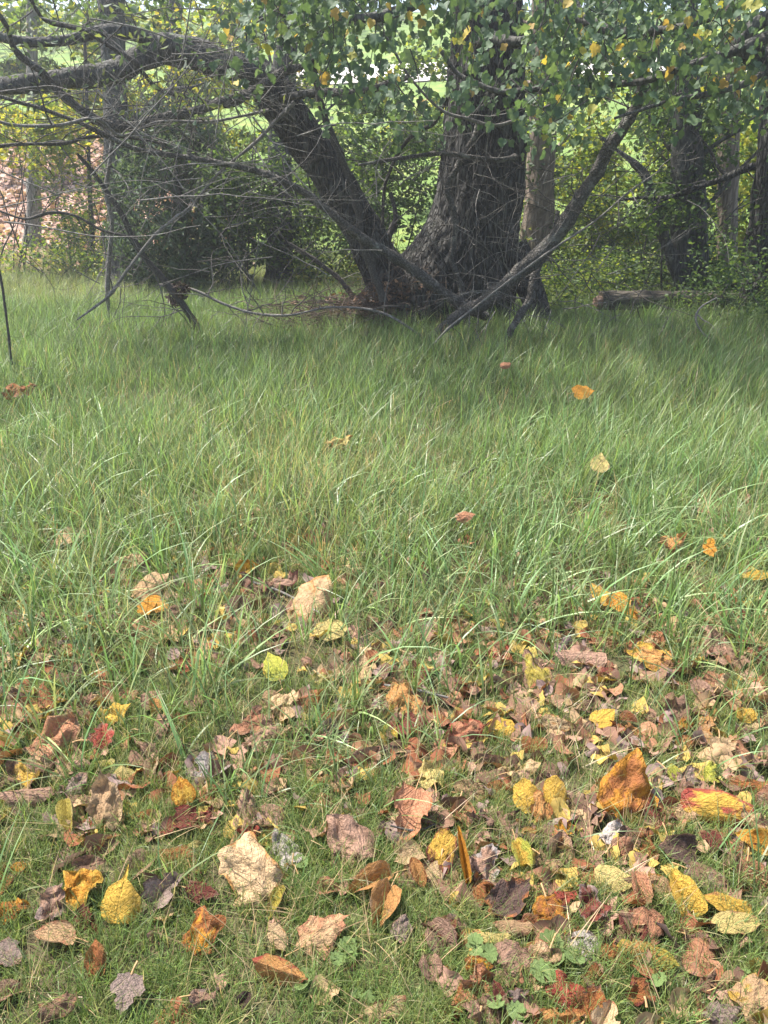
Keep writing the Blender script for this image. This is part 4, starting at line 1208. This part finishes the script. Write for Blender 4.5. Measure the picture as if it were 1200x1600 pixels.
BG = 'bare boughs and stems around the old tree'
bare('bare_bough', 'thick grey bough rising to the right in front of the trunk', 'branch',
     [(625, 582, 12.1), (655, 552, 13.4), (690, 515, 16.4), (725, 488, 19.3), (762, 470, 22.3), (800, 436, 23.1), (845, 395, 23.1), (880, 354, 22.3), (905, 312, 20.8), (930, 274, 20.1), (950, 234, 18.6), (975, 198, 17.1), (996, 162, 16.4), (1004, 120, 13.4), (1000, 60, 10.4)], [7.4, 6.8], M_LIMB, BG, 22, .5, 21, 14)
bare('bare_bough', 'long thin bough arching left from the trunk foot across the leaning stem', 'branch',
     [(760, 495, 15.0), (728, 478, 16.3), (690, 455, 15.6), (650, 425, 15.0), (600, 391, 13.6), (560, 368, 12.9), (520, 335, 12.2), (480, 304, 10.9), (440, 282, 10.2), (400, 267, 8.8), (365, 259, 8.8), (300, 247, 7.5), (250, 240, 7.5), (205, 230, 7.5), (165, 211, 6.8), (120, 190, 6.1), (60, 168, 5.4), (20, 157, 5.4), (-60, 130, 4.8)], [7.5, 6.6], M_LIMB, BG, 22, .5, 22, 12)
bare('bare_bough', 'brown smooth bough dipping in a curve at upper left', 'branch',
     [(-40, -30, 7.6), (0, 25, 7.6), (14, 48, 7.6), (17, 66, 8.5), (32, 88, 9.3), (62, 109, 11.0), (76, 126, 11.9), (100, 150, 12.8), (135, 178, 13.6), (170, 195, 14.4), (205, 197, 14.4), (235, 188, 13.6), (262, 183, 13.6), (300, 175, 13.6), (340, 162, 13.6), (380, 150, 14.4), (410, 135, 14.4), (428, 121, 13.6), (450, 109, 11.9), (480, 102, 6.8)], [6.6, 7.8], M_LIMB, BG, 26, .55, 23, 12)
bare('bare_branch', 'thin dark upright sapling stem in front of the leaning stem', 'branch',
     [(512, -30, 7), (507, 8, 8), (500, 40, 8), (492, 76, 9), (489, 102, 9), (497, 140, 10), (503, 170, 11), (516, 206, 11), (535, 250, 11), (550, 290, 11), (560, 330, 11), (567, 378, 12), (600, 470, 12)], [7.3, 7.5], M_DTWIG, BG, 12, .4, 24, 8)
bare('dead_branch', 'pale crooked dead stem standing against the trunk', 'branch',
     [(748, 190, 8), (742, 212, 9), (728, 236, 10), (714, 262, 9), (698, 292, 9), (705, 318, 9), (711, 345, 9), (708, 385, 9), (706, 408, 9), (714, 430, 9), (724, 462, 10), (735, 540, 9)], 7.9, M_LIMB, BG, 10, .4, 25, 8)
bare('bare_branch', 'thin pale straight stem along the thick grey bough', 'branch',
     [(672, 545, 3.7), (700, 514, 3.7), (740, 482, 3.7), (790, 443, 3.7), (860, 392, 3.7), (930, 345, 3.1), (985, 298, 2.5), (1032, 266, 1.9)], [6.9, 6.6], M_TWIG, BG, 8, .35, 26, 6)
bare('bare_branch', 'curved grey stem sloping down right of the trunk foot', 'branch',
     [(872, 330, 7), (862, 380, 8), (845, 410, 10), (832, 440, 12), (828, 468, 12), (812, 492, 11), (795, 525, 11), (780, 575, 9)], [7.6, 7.0], M_LIMB, BG, 8, .35, 27, 8)
bare('bare_branch', 'dark slanting stem with a clump of dead leaves at left', 'branch',
     [(120, 240, 4), (140, 262, 6), (162, 292, 7), (190, 335, 9), (205, 366, 9), (225, 400, 9), (250, 430, 10), (272, 458, 11), (290, 482, 11), (306, 508, 11), (322, 540, 9), (334, 566, 7)], [7.4, 7.8], M_DTWIG, BG, 14, .6, 28, 8)
bare('bare_branch', 'thin pale stem crossing the dark slanting stem', 'branch',
     [(120, 500, 2), (145, 482, 4), (172, 460, 5), (200, 421, 5), (240, 370, 5), (275, 340, 5), (300, 320, 4), (345, 268, 4), (400, 222, 5), (430, 190, 6), (460, 160, 7)], [6.9, 7.4], M_TWIG, BG, 12, .5, 29, 7)
bare('bare_branch', 'slim dark stem rising behind the leaning stem', 'branch',
     [(452, 380, 5), (480, 398, 6), (510, 420, 7), (538, 445, 8), (585, 520, 8)], 8.6, M_DTWIG, BG, 6, .4, 30, 7)
bare('bare_branch', 'pale thin climbing stem hanging before the left background trunk', 'branch',
     [(176, 205, 6), (172, 250, 6), (166, 300, 7), (175, 350, 6), (170, 410, 7), (168, 460, 7), (172, 500, 5)], 8.6, M_TWIG, BG, 12, .5, 31, 7, up=-.3)
bare('bare_branch', 'single thin stalk standing in grass at the left edge', 'branch',
     [(-6, 400, 3), (2, 440, 4), (8, 480, 4), (14, 530, 4), (18, 570, 4)], 5.6, M_DTWIG, BG, 2, .15, 32, 6, tr=.002)
bare('bare_branch', 'low dead branch lying across the grass under the leaning stem', 'branch',
     [(250, 445, 3.6), (300, 452, 4.2), (350, 475, 4.2), (400, 490, 4.2), (455, 492, 3.6), (520, 480, 3.0), (600, 490, 4.2), (680, 540, 3.6)], [7.9, 7.3], M_TWIG, BG, 16, .5, 33, 7, up=.2)
bare('bare_branch', 'curved pale vine end on the grass at right', 'branch',
     [(1120, 465, 2.2), (1095, 480, 2.8), (1087, 498, 2.8), (1096, 518, 3.3), (1115, 535, 3.3), (1135, 560, 3.3), (1150, 590, 2.8)], [7.6, 6.9], M_TWIG, BG, 4, .25, 34, 7)
bare('bare_branch', 'long thin dead branch lying flat on the grass at right', 'branch',
     [(860, 545, 4), (920, 525, 5), (990, 537, 5), (1060, 546, 5), (1130, 545, 5), (1190, 542, 4)], [7.2, 7.6], M_DTWIG, BG, 14, .4, 35, 6)
bare('bare_branch', 'thin twiggy branch spreading along the left edge', 'branch',
     [(-40, 235, 5), (20, 226, 5), (100, 224, 5), (140, 214, 5), (200, 215, 4), (260, 225, 3)], [6.6, 7.2], M_DTWIG, BG, 14, .5, 36, 6)
bare('bare_branch', 'grey forked branch above the dipping bough', 'branch',
     [(40, -20, 5), (60, 20, 5), (80, 36, 6), (130, 48, 6), (180, 78, 6), (212, 98, 8), (222, 112, 8), (250, 140, 6), (300, 152, 7), (350, 165, 8), (395, 150, 8)], [6.7, 7.6], M_DTWIG, BG, 20, .5, 37, 7)
bare('bare_branch', 'thin wavy branch under the dipping bough', 'branch',
     [(-30, 180, 5), (20, 195, 5), (90, 196, 5), (150, 185, 5), (190, 212, 4), (250, 190, 4), (330, 190, 4), (420, 172, 4)], [6.3, 7.0], M_TWIG, BG, 16, .5, 38, 6)
bare('bare_branch', 'thin branch arching over the cedar at left', 'branch',
     [(0, 330, 3), (40, 342, 4), (80, 332, 5), (120, 338, 4), (160, 360, 4), (215, 372, 4)], [7.2, 7.4], M_DTWIG, BG, 8, .4, 39, 6)
bare('bare_branch', 'horizontal dead twig crossing the upper trunk', 'branch',
     [(560, 258, 4), (620, 248, 6), (690, 240, 7), (740, 246, 7), (780, 250, 8), (806, 245, 8)], [7.4, 7.9], M_LIMB, BG, 6, .3, 40, 7)
bare('bare_branch', 'thin branch looping down before the upper trunk', 'branch',
     [(600, 50, 3), (640, 120, 4), (690, 172, 4), (730, 185, 5), (770, 196, 5), (810, 186, 5), (850, 168, 4), (900, 150, 3)], [6.8, 7.0], M_TWIG, BG, 6, .3, 41, 6)
bare('bare_branch', 'crooked sapling stem right of the trunk with dark forks', 'branch',
     [(940, 215, 4), (966, 236, 6), (992, 256, 10), (1010, 278, 14), (1018, 310, 17), (1034, 360, 17), (1052, 410, 17), (1066, 460, 19), (1070, 500, 20)], 9.6, M_BARKB, BG, 12, .6, 42, 9)
bare('bare_branch', 'dark tangled stem beside the leaning stem foot', 'branch',
     [(610, 300, 6), (618, 340, 8), (606, 380, 10), (622, 420, 10), (640, 460, 10)], 9.2, M_DTWIG, BG, 8, .4, 43, 7)
bare('bare_branch', 'bowed dark twig beside the upper trunk', 'branch',
     [(700, 150, 5), (680, 190, 6), (655, 205, 6), (632, 225, 6), (612, 260, 5), (600, 300, 5), (598, 350, 5)], [7.4, 8.0], M_DTWIG, BG, 8, .35, 44, 6)

# clump of dead leaves on the slanting stem
rg = np.random.default_rng(3)
mb = MB()
c = at(280, 455, 7.7)
v, f, cl = leafmass([tuple(c), tuple(c + Vector((-.05, 0, -.08)))], [.11, .09], 160, .075, [(.06, .045, .04), (.10, .08, .07), (.04, .03, .03)], rg, .8, .5, .8, .35)
mb.add(v, f, cl)
tag(link('leaf_clump', mb.mesh('leaf_clump'), M_DEAD), 'dark clump of dead leaves caught on the slanting stem', 'dead leaves')

# mound of dead twigs and leaves at the foot of the tree
def mound():
    rr = random.Random(9)
    mb = MB()
    for k in range(420):
        px = rr.gauss(590, 70); py = rr.uniform(410, 530)
        lim = 500 + max(0, (600 - px)) * .0
        if py < np.interp(px, [480, 530, 580, 640, 700, 800], [500, 478, 440, 400, 420, 470]): continue
        p = at(px, py, 8.25 - .15 * rr.random())
        p.z = max(p.z, .04)
        wander(mb, p, (rr.gauss(-.5, .8), rr.gauss(-.2, .5), rr.gauss(-.25, .35)), rr.uniform(.15, .5), rr.uniform(.002, .006), rr, 0, 4, .08, .3)
    for k in range(260):
        x, y = rr.gauss(-.5, .4), rr.uniform(7.8, 8.6)
        wander(mb, (x, y, float(terrain(x, y)) + rr.uniform(.02, .22)), (rr.gauss(-.3, 1), rr.gauss(-.2, .6), rr.gauss(.05, .25)), rr.uniform(.2, .6), rr.uniform(.003, .007), rr, 0, 5, .03, .3)
    o = link('brush_heap', mb.mesh('brush_heap'), M_DEADW, kind='stuff')
    o['label'] = 'heap of dead twigs against the foot of the old tree'; o['category'] = 'brush'
    pts = []
    for k in range(800):
        px = rr.gauss(575, 60); py = rr.uniform(430, 530)
        if py < np.interp(px, [480, 530, 580, 640, 700, 800], [508, 485, 450, 430, 450, 490]): continue
        p = at(px, py, 8.3 - .2 * rr.random()); p.z = max(p.z, .05); pts.append(tuple(p))
    for k in range(160):
        x, y = rr.gauss(-.38, .24), rr.uniform(8.0, 8.9)
        pts.append((x, y, float(terrain(x, y)) + rr.uniform(.01, .14)))
    m2 = MB()
    m2.add(*leaves_at(np.array(pts), .085, [(.20, .13, .09), (.13, .085, .065), (.28, .18, .12), (.09, .065, .05)], np.random.default_rng(2), .5, .3, .6))
    o = link('heaped_leaves', m2.mesh('heaped_leaves'), M_DEAD, kind='stuff')
    o['label'] = 'brown dead leaves heaped at the foot of the old tree'; o['category'] = 'leaf litter'
M_DEADW = mat_bark('dead_twig_wood', (0.06, 0.045, 0.035), (0.16, 0.12, 0.095), (30, 30, 30), .4, .003)
mound()

# fine tangle of twigs round the boughs
rr = random.Random(77)
mb = MB(); mb2 = MB()
for k in range(190):
    if rr.random() < .5:
        px, py = rr.uniform(-30, 460), rr.uniform(-20, 300) if rr.random() < .75 else rr.uniform(250, 480)
    elif rr.random() < .6: px, py = rr.uniform(420, 800), rr.uniform(150, 490)
    else: px, py = rr.uniform(780, 1180), rr.uniform(230, 520)
    p = at(px, py, rr.uniform(6.4, 8.6))
    if p.z < .1: continue
    wander(mb if rr.random() < .5 else mb2, p, (rr.gauss(0, 1), rr.gauss(0, .5), rr.gauss(.1, .6)), rr.uniform(.35, 1.1), rr.uniform(.0028, .0062), rr, 1, 7, .02, .22, .55)
for k in range(48):
    px, py = rr.uniform(-30, 470), rr.uniform(-20, 420)
    p = at(px, py, rr.uniform(5.6, 7.2))
    if p.z < .15: continue
    wander(mb, p, (rr.gauss(0, 1), rr.gauss(0, .3), rr.gauss(.15, .6)), rr.uniform(.6, 1.7), rr.uniform(.0035, .0065), rr, 1, 9, .02, .16, .5)
for k in range(70):
    px, py = rr.uniform(640, 1000), rr.uniform(240, 520)
    p = at(px, py, rr.uniform(6.8, 8.0))
    if p.z < .15: continue
    wander(mb if k % 2 else mb2, p, (rr.gauss(.2, .8), rr.gauss(0, .3), rr.gauss(-.1, .8)), rr.uniform(.4, 1.1), rr.uniform(.003, .0055), rr, 1, 8, .03, .2, .5)
for m_b, mt, lb in ((mb, M_TWIG, 'pale fine dead twigs tangled around the boughs'), (mb2, M_DTWIG, 'dark fine dead twigs tangled around the boughs')):
    o = link('twig_tangle', m_b.mesh('twig_tangle'), mt, kind='stuff'); o['label'] = lb; o['category'] = 'twigs'

# long narrow leaves among the twigs at upper left
rg = np.random.default_rng(15)
pts = []
rr = random.Random(16)
for k in range(70):
    px, py = rr.uniform(-20, 380), rr.uniform(-20, 190)
    c = at(px, py, rr.uniform(6.2, 8.0))
    for q in range(rr.randint(5, 12)): pts.append((c.x + rr.gauss(0, .13), c.y + rr.gauss(0, .13), c.z + rr.gauss(0, .1)))
mb = MB(); mb.add(*leaves_at(np.array(pts), .075, [(.09, .13, .08), (.12, .16, .08), (.07, .11, .075), (.16, .19, .08), (.10, .14, .09)], rg, .5, .5, .40))
o = link('sprig_leaves', mb.mesh('sprig_leaves'), M_MAPLE, kind='stuff'); o['label'] = 'sparse narrow leaves on the twigs at upper left'; o['category'] = 'leaves'

# ------------------------------------------------------------------ background trees
def bg_tree(label, pts, Y, mat, crown=None, leafcols=None, seed=1, nleaf=1500, lsize=.14, group='background trees behind the old tree', vine=0, name='background_tree', segs=14):
    P, W = px_path(pts, Y)
    p0 = Vector(P[-1]); p0.z = float(terrain(p0.x, p0.y))
    root = thing(name, p0, label, 'tree', group)
    top = Vector(P[0]); up = (Vector(P[0]) - Vector(P[1])).normalized()
    P = [top + up * 1.6] + [Vector(p) for p in P] + [Vector((P[-1].x, P[-1].y, min(P[-1].z - .1, p0.z - .1)))]
    W = [W[0] * .8] + W + [W[-1] * 1.35]
    mb = MB()
    tube(mb, [tuple(p) for p in P], W, segs, 8, .045, 4.0, seed, True, .05)
    link('trunk', mb.mesh('trunk'), mat, root)
    rr = random.Random(seed); rg = np.random.default_rng(seed)
    for k in range(5):
        m2 = MB()
        i = rr.randrange(0, max(1, len(P) - 3))
        wander(m2, P[i], (rr.gauss(0, 1), rr.gauss(0, .6), rr.uniform(.1, .8)), rr.uniform(.8, 1.8), max(W[i] * .25, .008), rr, 1, 7, 0, .3)
        link('limb', m2.mesh('limb'), mat, root)
    if leafcols:
        m3 = MB()
        cs, rs = [], []
        for k in range(26):
            a, b = rr.uniform(crown[0], crown[2]), rr.uniform(crown[1], crown[3])
            cs.append(tuple(at(a, b, Y + rr.uniform(-1.2, 1.2)))); rs.append(rr.uniform(.25, .6) * Y / 12)
        m3.add(*leafmass(cs, rs, nleaf, lsize, leafcols, rg, .8))
        link('crown', m3.mesh('crown'), M_FOL, root, 'stuff')
    if vine:
        m4 = MB(); cs, rs = [], []
        for k in range(30):
            t = rr.random(); i = min(int(t * (len(P) - 2)), len(P) - 2); f = t * (len(P) - 2) - i
            q = Vector(P[i]).lerp(Vector(P[i + 1]), f)
            if q.z < 0: continue
            cs.append((q.x + rr.gauss(0, W[i] * .7), q.y - W[i] * .6, q.z)); rs.append(rr.uniform(.12, .25))
        m4.add(*leafmass(cs, rs, vine, .075, [(.05, .085, .04), (.07, .11, .045), (.035, .06, .03)], rg, 1.2))
        link('climbing_ivy', m4.mesh('climbing_ivy'), M_FOL, root, 'stuff')
    return root

LIME = [(.18, .25, .05), (.26, .31, .06), (.13, .20, .05), (.34, .33, .06)]
MIDG = [(.07, .12, .045), (.10, .16, .055), (.055, .095, .04), (.13, .19, .06)]
GOLD = [(.42, .36, .06), (.34, .34, .07), (.20, .25, .06)]
bg_tree('dark background trunk left of the cedar, hung with vines', [(174, -30, 38), (175, 40, 38), (178, 120, 37), (182, 200, 38), (186, 280, 40), (190, 350, 42), (194, 412, 52), (198, 432, 64)], 11.6, M_BARKB, (40, -60, 330, 40), MIDG, 51, 350, .10)
bg_tree('pale slim trunk standing on the leafy slope at far left', [(50, -30, 15), (50, 80, 16), (52, 200, 18), (53, 300, 20), (52, 350, 24), (50, 395, 34)], 15.0, M_PALEB, (-60, -60, 200, 60), MIDG + LIME, 52, 600, .13)
bg_tree('straight dark trunk seen left of the leaning stem', [(452, -30, 36), (446, 80, 36), (440, 180, 38), (437, 260, 39), (437, 340, 40), (437, 410, 42), (436, 443, 50)], 11.4, M_BARKB, (330, -60, 560, 40), MIDG, 53, 350, .10, vine=260)
bg_tree('brown trunk right of the old trunk, ragged with peeling bark', [(850, 60, 40), (850, 140, 42), (848, 200, 42), (845, 260, 44), (842, 320, 46), (836, 400, 48), (832, 470, 50)], 11.6, M_BROWN, (760, 60, 950, 260), LIME + MIDG, 54, 700, .10, vine=420)
bg_tree('vine covered trunk left of the pale brown trunk', [(1072, 60, 34), (1070, 160, 36), (1068, 260, 38), (1070, 360, 40), (1074, 440, 42), (1078, 490, 48)], 9.7, M_BARKB, None, None, 55, vine=700)
bg_tree('thin dark trunk leaning against the vine covered trunk', [(1085, 100, 14), (1090, 220, 16), (1094, 320, 18), (1098, 400, 18), (1100, 480, 22)], 9.6, M_BARKB, None, None, 56, vine=120)
bg_tree('pale brown trunk lit by the sun near the right edge', [(1142, 60, 28), (1140, 180, 30), (1137, 280, 32), (1136, 360, 32), (1133, 420, 28), (1132, 470, 30)], 10.8, M_BROWN, (1080, 40, 1260, 220), LIME, 57, 700, .10, vine=120)
bg_tree('thick dark trunk cut by the right edge of the picture', [(1222, 40, 50), (1218, 160, 54), (1212, 260, 58), (1204, 350, 66), (1196, 430, 84), (1190, 520, 110)], 8.8, M_BARK, None, None, 58, vine=380)
bg_tree('small dark sapling trunk on the leafy slope', [(138, 230, 6), (140, 290, 7), (143, 350, 8), (146, 415, 10)], 13.4, M_DTWIG, (80, 200, 210, 330), MIDG + LIME, 59, 500, .07, segs=8)
bg_tree('young trunk behind the upper left limbs', [(272, -40, 17), (274, 30, 18), (276, 120, 18), (278, 220, 20), (282, 330, 20), (284, 400, 22)], 16.0, M_BARKB, (230, -50, 420, 160), LIME + GOLD, 60, 1100, .11)

# the cedar
def cedar():
    c0 = at(290, 430, 11.2); c0.z = 0
    root = thing('cedar_tree', c0, 'dense dark evergreen cedar behind the bare twigs at left', 'tree')
    mb = MB(); tube(mb, [(c0.x, c0.y, -.1), (c0.x, c0.y, 1.5), (c0.x + .05, c0.y, 2.2)], [.09, .06, .02], 10, 5, .05)
    link('trunk', mb.mesh('trunk'), M_BARKB, root)
    rr = random.Random(4); rg = np.random.default_rng(4)
    cs, rs = [], []
    for k in range(200):
        h = rr.uniform(.1, 2.15)
        w = np.interp(h, [0, .4, 1.1, 1.7, 2.15], [.60, .88, .98, .75, .25])
        a = rr.uniform(0, 6.28); q = w * math.sqrt(rr.random())
        cs.append((c0.x + q * math.cos(a), c0.y + q * math.sin(a), h)); rs.append(rr.uniform(.12, .3))
    mb = MB(); mb.add(*leafmass(cs, rs, 15000, .10, [(.075, .115, .072), (.09, .14, .085), (.06, .095, .062), (.11, .16, .10)], rg, 1.1, 1.0, .3, .36))
    link('crown', mb.mesh('crown'), M_CEDAR, root, 'stuff')
cedar()

# shrubs behind the old tree
def shrub(label, px0, px1, py0, py1, Y, cols, n, seed, lsize=.065, stems=6, group='leafy shrubs behind the old tree', aspect=.6):
    rr = random.Random(seed); rg = np.random.default_rng(seed)
    b = at((px0 + px1) / 2, 440, Y); b.z = float(terrain(b.x, b.y))
    root = thing('shrub', b, label, 'shrub', group)
    cs, rs = [], []
    for k in range(34):
        q = at(rr.uniform(px0, px1), rr.uniform(py0, py1), Y + rr.uniform(-.7, .7))
        if q.z < b.z + .1: q.z = b.z + rr.uniform(.1, .4)
        cs.append(tuple(q)); rs.append(rr.uniform(.16, .42))
    mb = MB(); mb.add(*leafmass(cs, rs, int(n * 1.9), lsize * 1.12, cols, rg, .8, aspect=aspect))
    link('foliage', mb.mesh('foliage'), M_FOL, root, 'stuff')
    for k in range(stems):
        m2 = MB()
        tgt = Vector(cs[rr.randrange(len(cs))])
        p = b + Vector((rr.gauss(0, .25), rr.gauss(0, .2), -.03))
        wander(m2, p, tgt - p, (tgt - p).length * 1.05, rr.uniform(.007, .016), rr, 1, 8, -.02, .18, .5)
        link('stem', m2.mesh('stem'), M_DTWIG, root)
shrub('dark green shrub touching the right side of the cedar', 330, 440, 230, 400, 11.0, MIDG, 2600, 71)
shrub('green shrub between the dark trunk and the leaning stem', 440, 580, 250, 420, 11.8, MIDG + LIME[:1], 2800, 72)
shrub('green shrub filling the gap between leaning stem and old trunk', 545, 690, 150, 400, 10.6, MIDG, 3300, 73, .06)
shrub('yellow green shrub right of the old trunk foot', 810, 950, 260, 470, 12.2, LIME + MIDG, 3400, 74, .07)
shrub('bright yellow green shrub behind the thick grey bough', 880, 1060, 200, 430, 12.8, LIME, 3600, 75, .08)
shrub('deep green shrub behind the fallen logs', 950, 1120, 300, 480, 10.6, MIDG, 3000, 76, .055)
shrub('sunlit lime shrub beside the thick trunk at the right edge', 1120, 1240, 200, 420, 11.8, LIME, 2400, 77, .085)
shrub('low tangled shrub over the right end of the logs', 1080, 1260, 400, 520, 8.6, MIDG, 2400, 78, .045)
shrub('dark leafy shrub around the vine covered trunk', 1010, 1130, 150, 340, 10.0, MIDG, 2600, 79, .06)
shrub('sparse green shrub on the leafy slope at left', 70, 190, 270, 410, 13.4, MIDG + LIME, 1100, 80, .07)
shrub('yellow leaved shrub at the left edge above the slope', -50, 110, 170, 250, 13.0, GOLD + LIME, 1000, 81, .10)
shrub('yellow green sapling shrub above the cedar', 90, 380, 90, 230, 14.6, LIME + GOLD[:1], 2300, 82, .10)
shrub('pale hazy shrub far behind the gap beside the old trunk', 380, 720, 60, 260, 18.0, LIME + MIDG, 2600, 86, .12)
shrub('tall pale shrub far behind the right trunks', 800, 1010, 60, 330, 16.0, LIME + MIDG, 3200, 87, .11)
shrub('tall green shrub behind the pale brown trunk', 990, 1240, 60, 330, 15.0, LIME + MIDG, 3400, 88, .11)
shrub('hazy shrub on the hill above the leafy slope', -60, 180, 20, 190, 20.0, LIME + MIDG, 2200, 89, .15)
shrub('hazy shrub on the hill behind the upper left limbs', 150, 420, 10, 170, 21.0, LIME + MIDG, 2200, 90, .15)
shrub('low sunlit weeds behind the leaning stem', 440, 620, 390, 440, 11.6, LIME + MIDG, 1300, 83, .06, 3)
shrub('low weeds along the foot of the leafy slope', -20, 220, 380, 425, 12.2, LIME + MIDG, 1200, 84, .05, 8)
shrub('tangled weeds between the logs and the trunk foot', 850, 1000, 400, 500, 9.6, MIDG + LIME[:2], 1900, 85, .045, 8)

# ------------------------------------------------------------------ fallen logs at right
def log(label, a, b, Y, w, seed):
    p, q = at(a[0], a[1], Y), at(b[0], b[1], Y + .3)
    s = size_at(Y, a[1])
    root = thing('fallen_log', p, label, 'log', 'fallen logs under the trees')
    mb = MB()
    tube(mb, [tuple(p.lerp(q, t) + Vector((0, 0, .015 * math.sin(t * 7 + seed)))) for t in np.linspace(0, 1, 6)], [w * s * .5 * k for k in (1, 1.05, 1, .97, .95, .9)], 18, 8, .05, 7.0, seed)
    link('bark', mb.mesh('bark'), M_LOG, root)
    m2 = MB()
    d = (q - p).normalized()
    tube(m2, [tuple(p - d * .06 + Vector((0, -.01, .005))), tuple(p + d * .01), tuple(p + d * .03)], [w * s * .28, w * s * .42, w * s * .40], 12, 3, .12, 20.0, seed + 2)
    link('torn_end', m2.mesh('torn_end'), M_WOOD, root)
log('raised grey log with a torn pale end under the right trees', (938, 472), (1240, 462), 8.6, 28, 1)
log('dark low log lying on the ground below the raised log', (880, 522), (1260, 515), 8.3, 26, 4)

# ------------------------------------------------------------------ loose sticks on the grass
STK = [('long dark stalk leaning across the middle of the tall grass', [(560, 860, 4), (600, 828, 5), (650, 790, 5), (700, 758, 5), (745, 730, 3)], 3.6, M_DTWIG, .9),
       ('short pale stick lying in the litter right of centre', [(600, 1070, 4), (650, 1078, 5), (700, 1090, 4)], None, M_TWIG, 0),
       ('thin brown stick lying across the salmon lobed leaf', [(610, 1290, 3), (650, 1298, 4), (680, 1288, 3)], None, M_DTWIG, 0),
       ('pale bent stick lying in the grass at centre left', [(380, 905, 4), (440, 925, 4), (500, 958, 3)], None, M_TWIG, 0)]
for lb, pts, Y, mt, _ in STK:
    mb = MB(); P, W = [], []
    for a, b, w in pts:
        if Y: p = at(a, b, Y + (860 - b) * .001); sc = size_at(Y, b)
        else: p, t = on_ground(a, b, .045); sc = t / FPX
        P.append(tuple(p)); W.append(w * .5 * sc)
    tube(mb, P, W, 6, 5, .06, 40, 3)
    tag(link('stick', mb.mesh('stick'), mt), lb, 'stick', 'loose sticks in the grass')

# ------------------------------------------------------------------ far woods on the hill and the haze
def woods():
    rg = np.random.default_rng(33); rr = random.Random(33)
    cs, rs = [], []
    for k in range(150):
        x = rr.uniform(-45, 45); y = rr.uniform(40, 56)
        if -3 < x < 6 and y < 48: continue
        for q in range(3):
            cs.append((x + rr.gauss(0, 1), y + rr.gauss(0, 1), float(terrain(x, y)) + rr.uniform(.6, 7))); rs.append(rr.uniform(1.0, 2.2))
    mb = MB(); mb.add(*leafmass(cs, rs, 22000, .42, MIDG + LIME[:2], rg, .9))
    o = link('far_woods', mb.mesh('far_woods'), M_FOL, kind='stuff'); o['label'] = 'hazy green woods along the top of the far hill'; o['category'] = 'woods'
woods()

if HAZE > 0:
    m, nt = new_mat('thin_haze')
    vp = N(nt, 'ShaderNodeVolumePrincipled', {'Color': (0.92, 0.96, 1.0, 1), 'Density': HAZE, 'Anisotropy': 0.35})
    o_ = N(nt, 'ShaderNodeOutputMaterial'); nt.links.new(vp.outputs[0], o_.inputs['Volume'])
    b = np.array([(x, y, z) for x in (-95, 95) for y in (-35, 145) for z in (-40, 20.5)], float)
    f = np.array([(0, 1, 3, 2), (4, 6, 7, 5), (0, 4, 5, 1), (2, 3, 7, 6), (0, 2, 6, 4), (1, 5, 7, 3)])
    link('haze', mesh_np('haze', b, [f], False), m, kind='stuff')
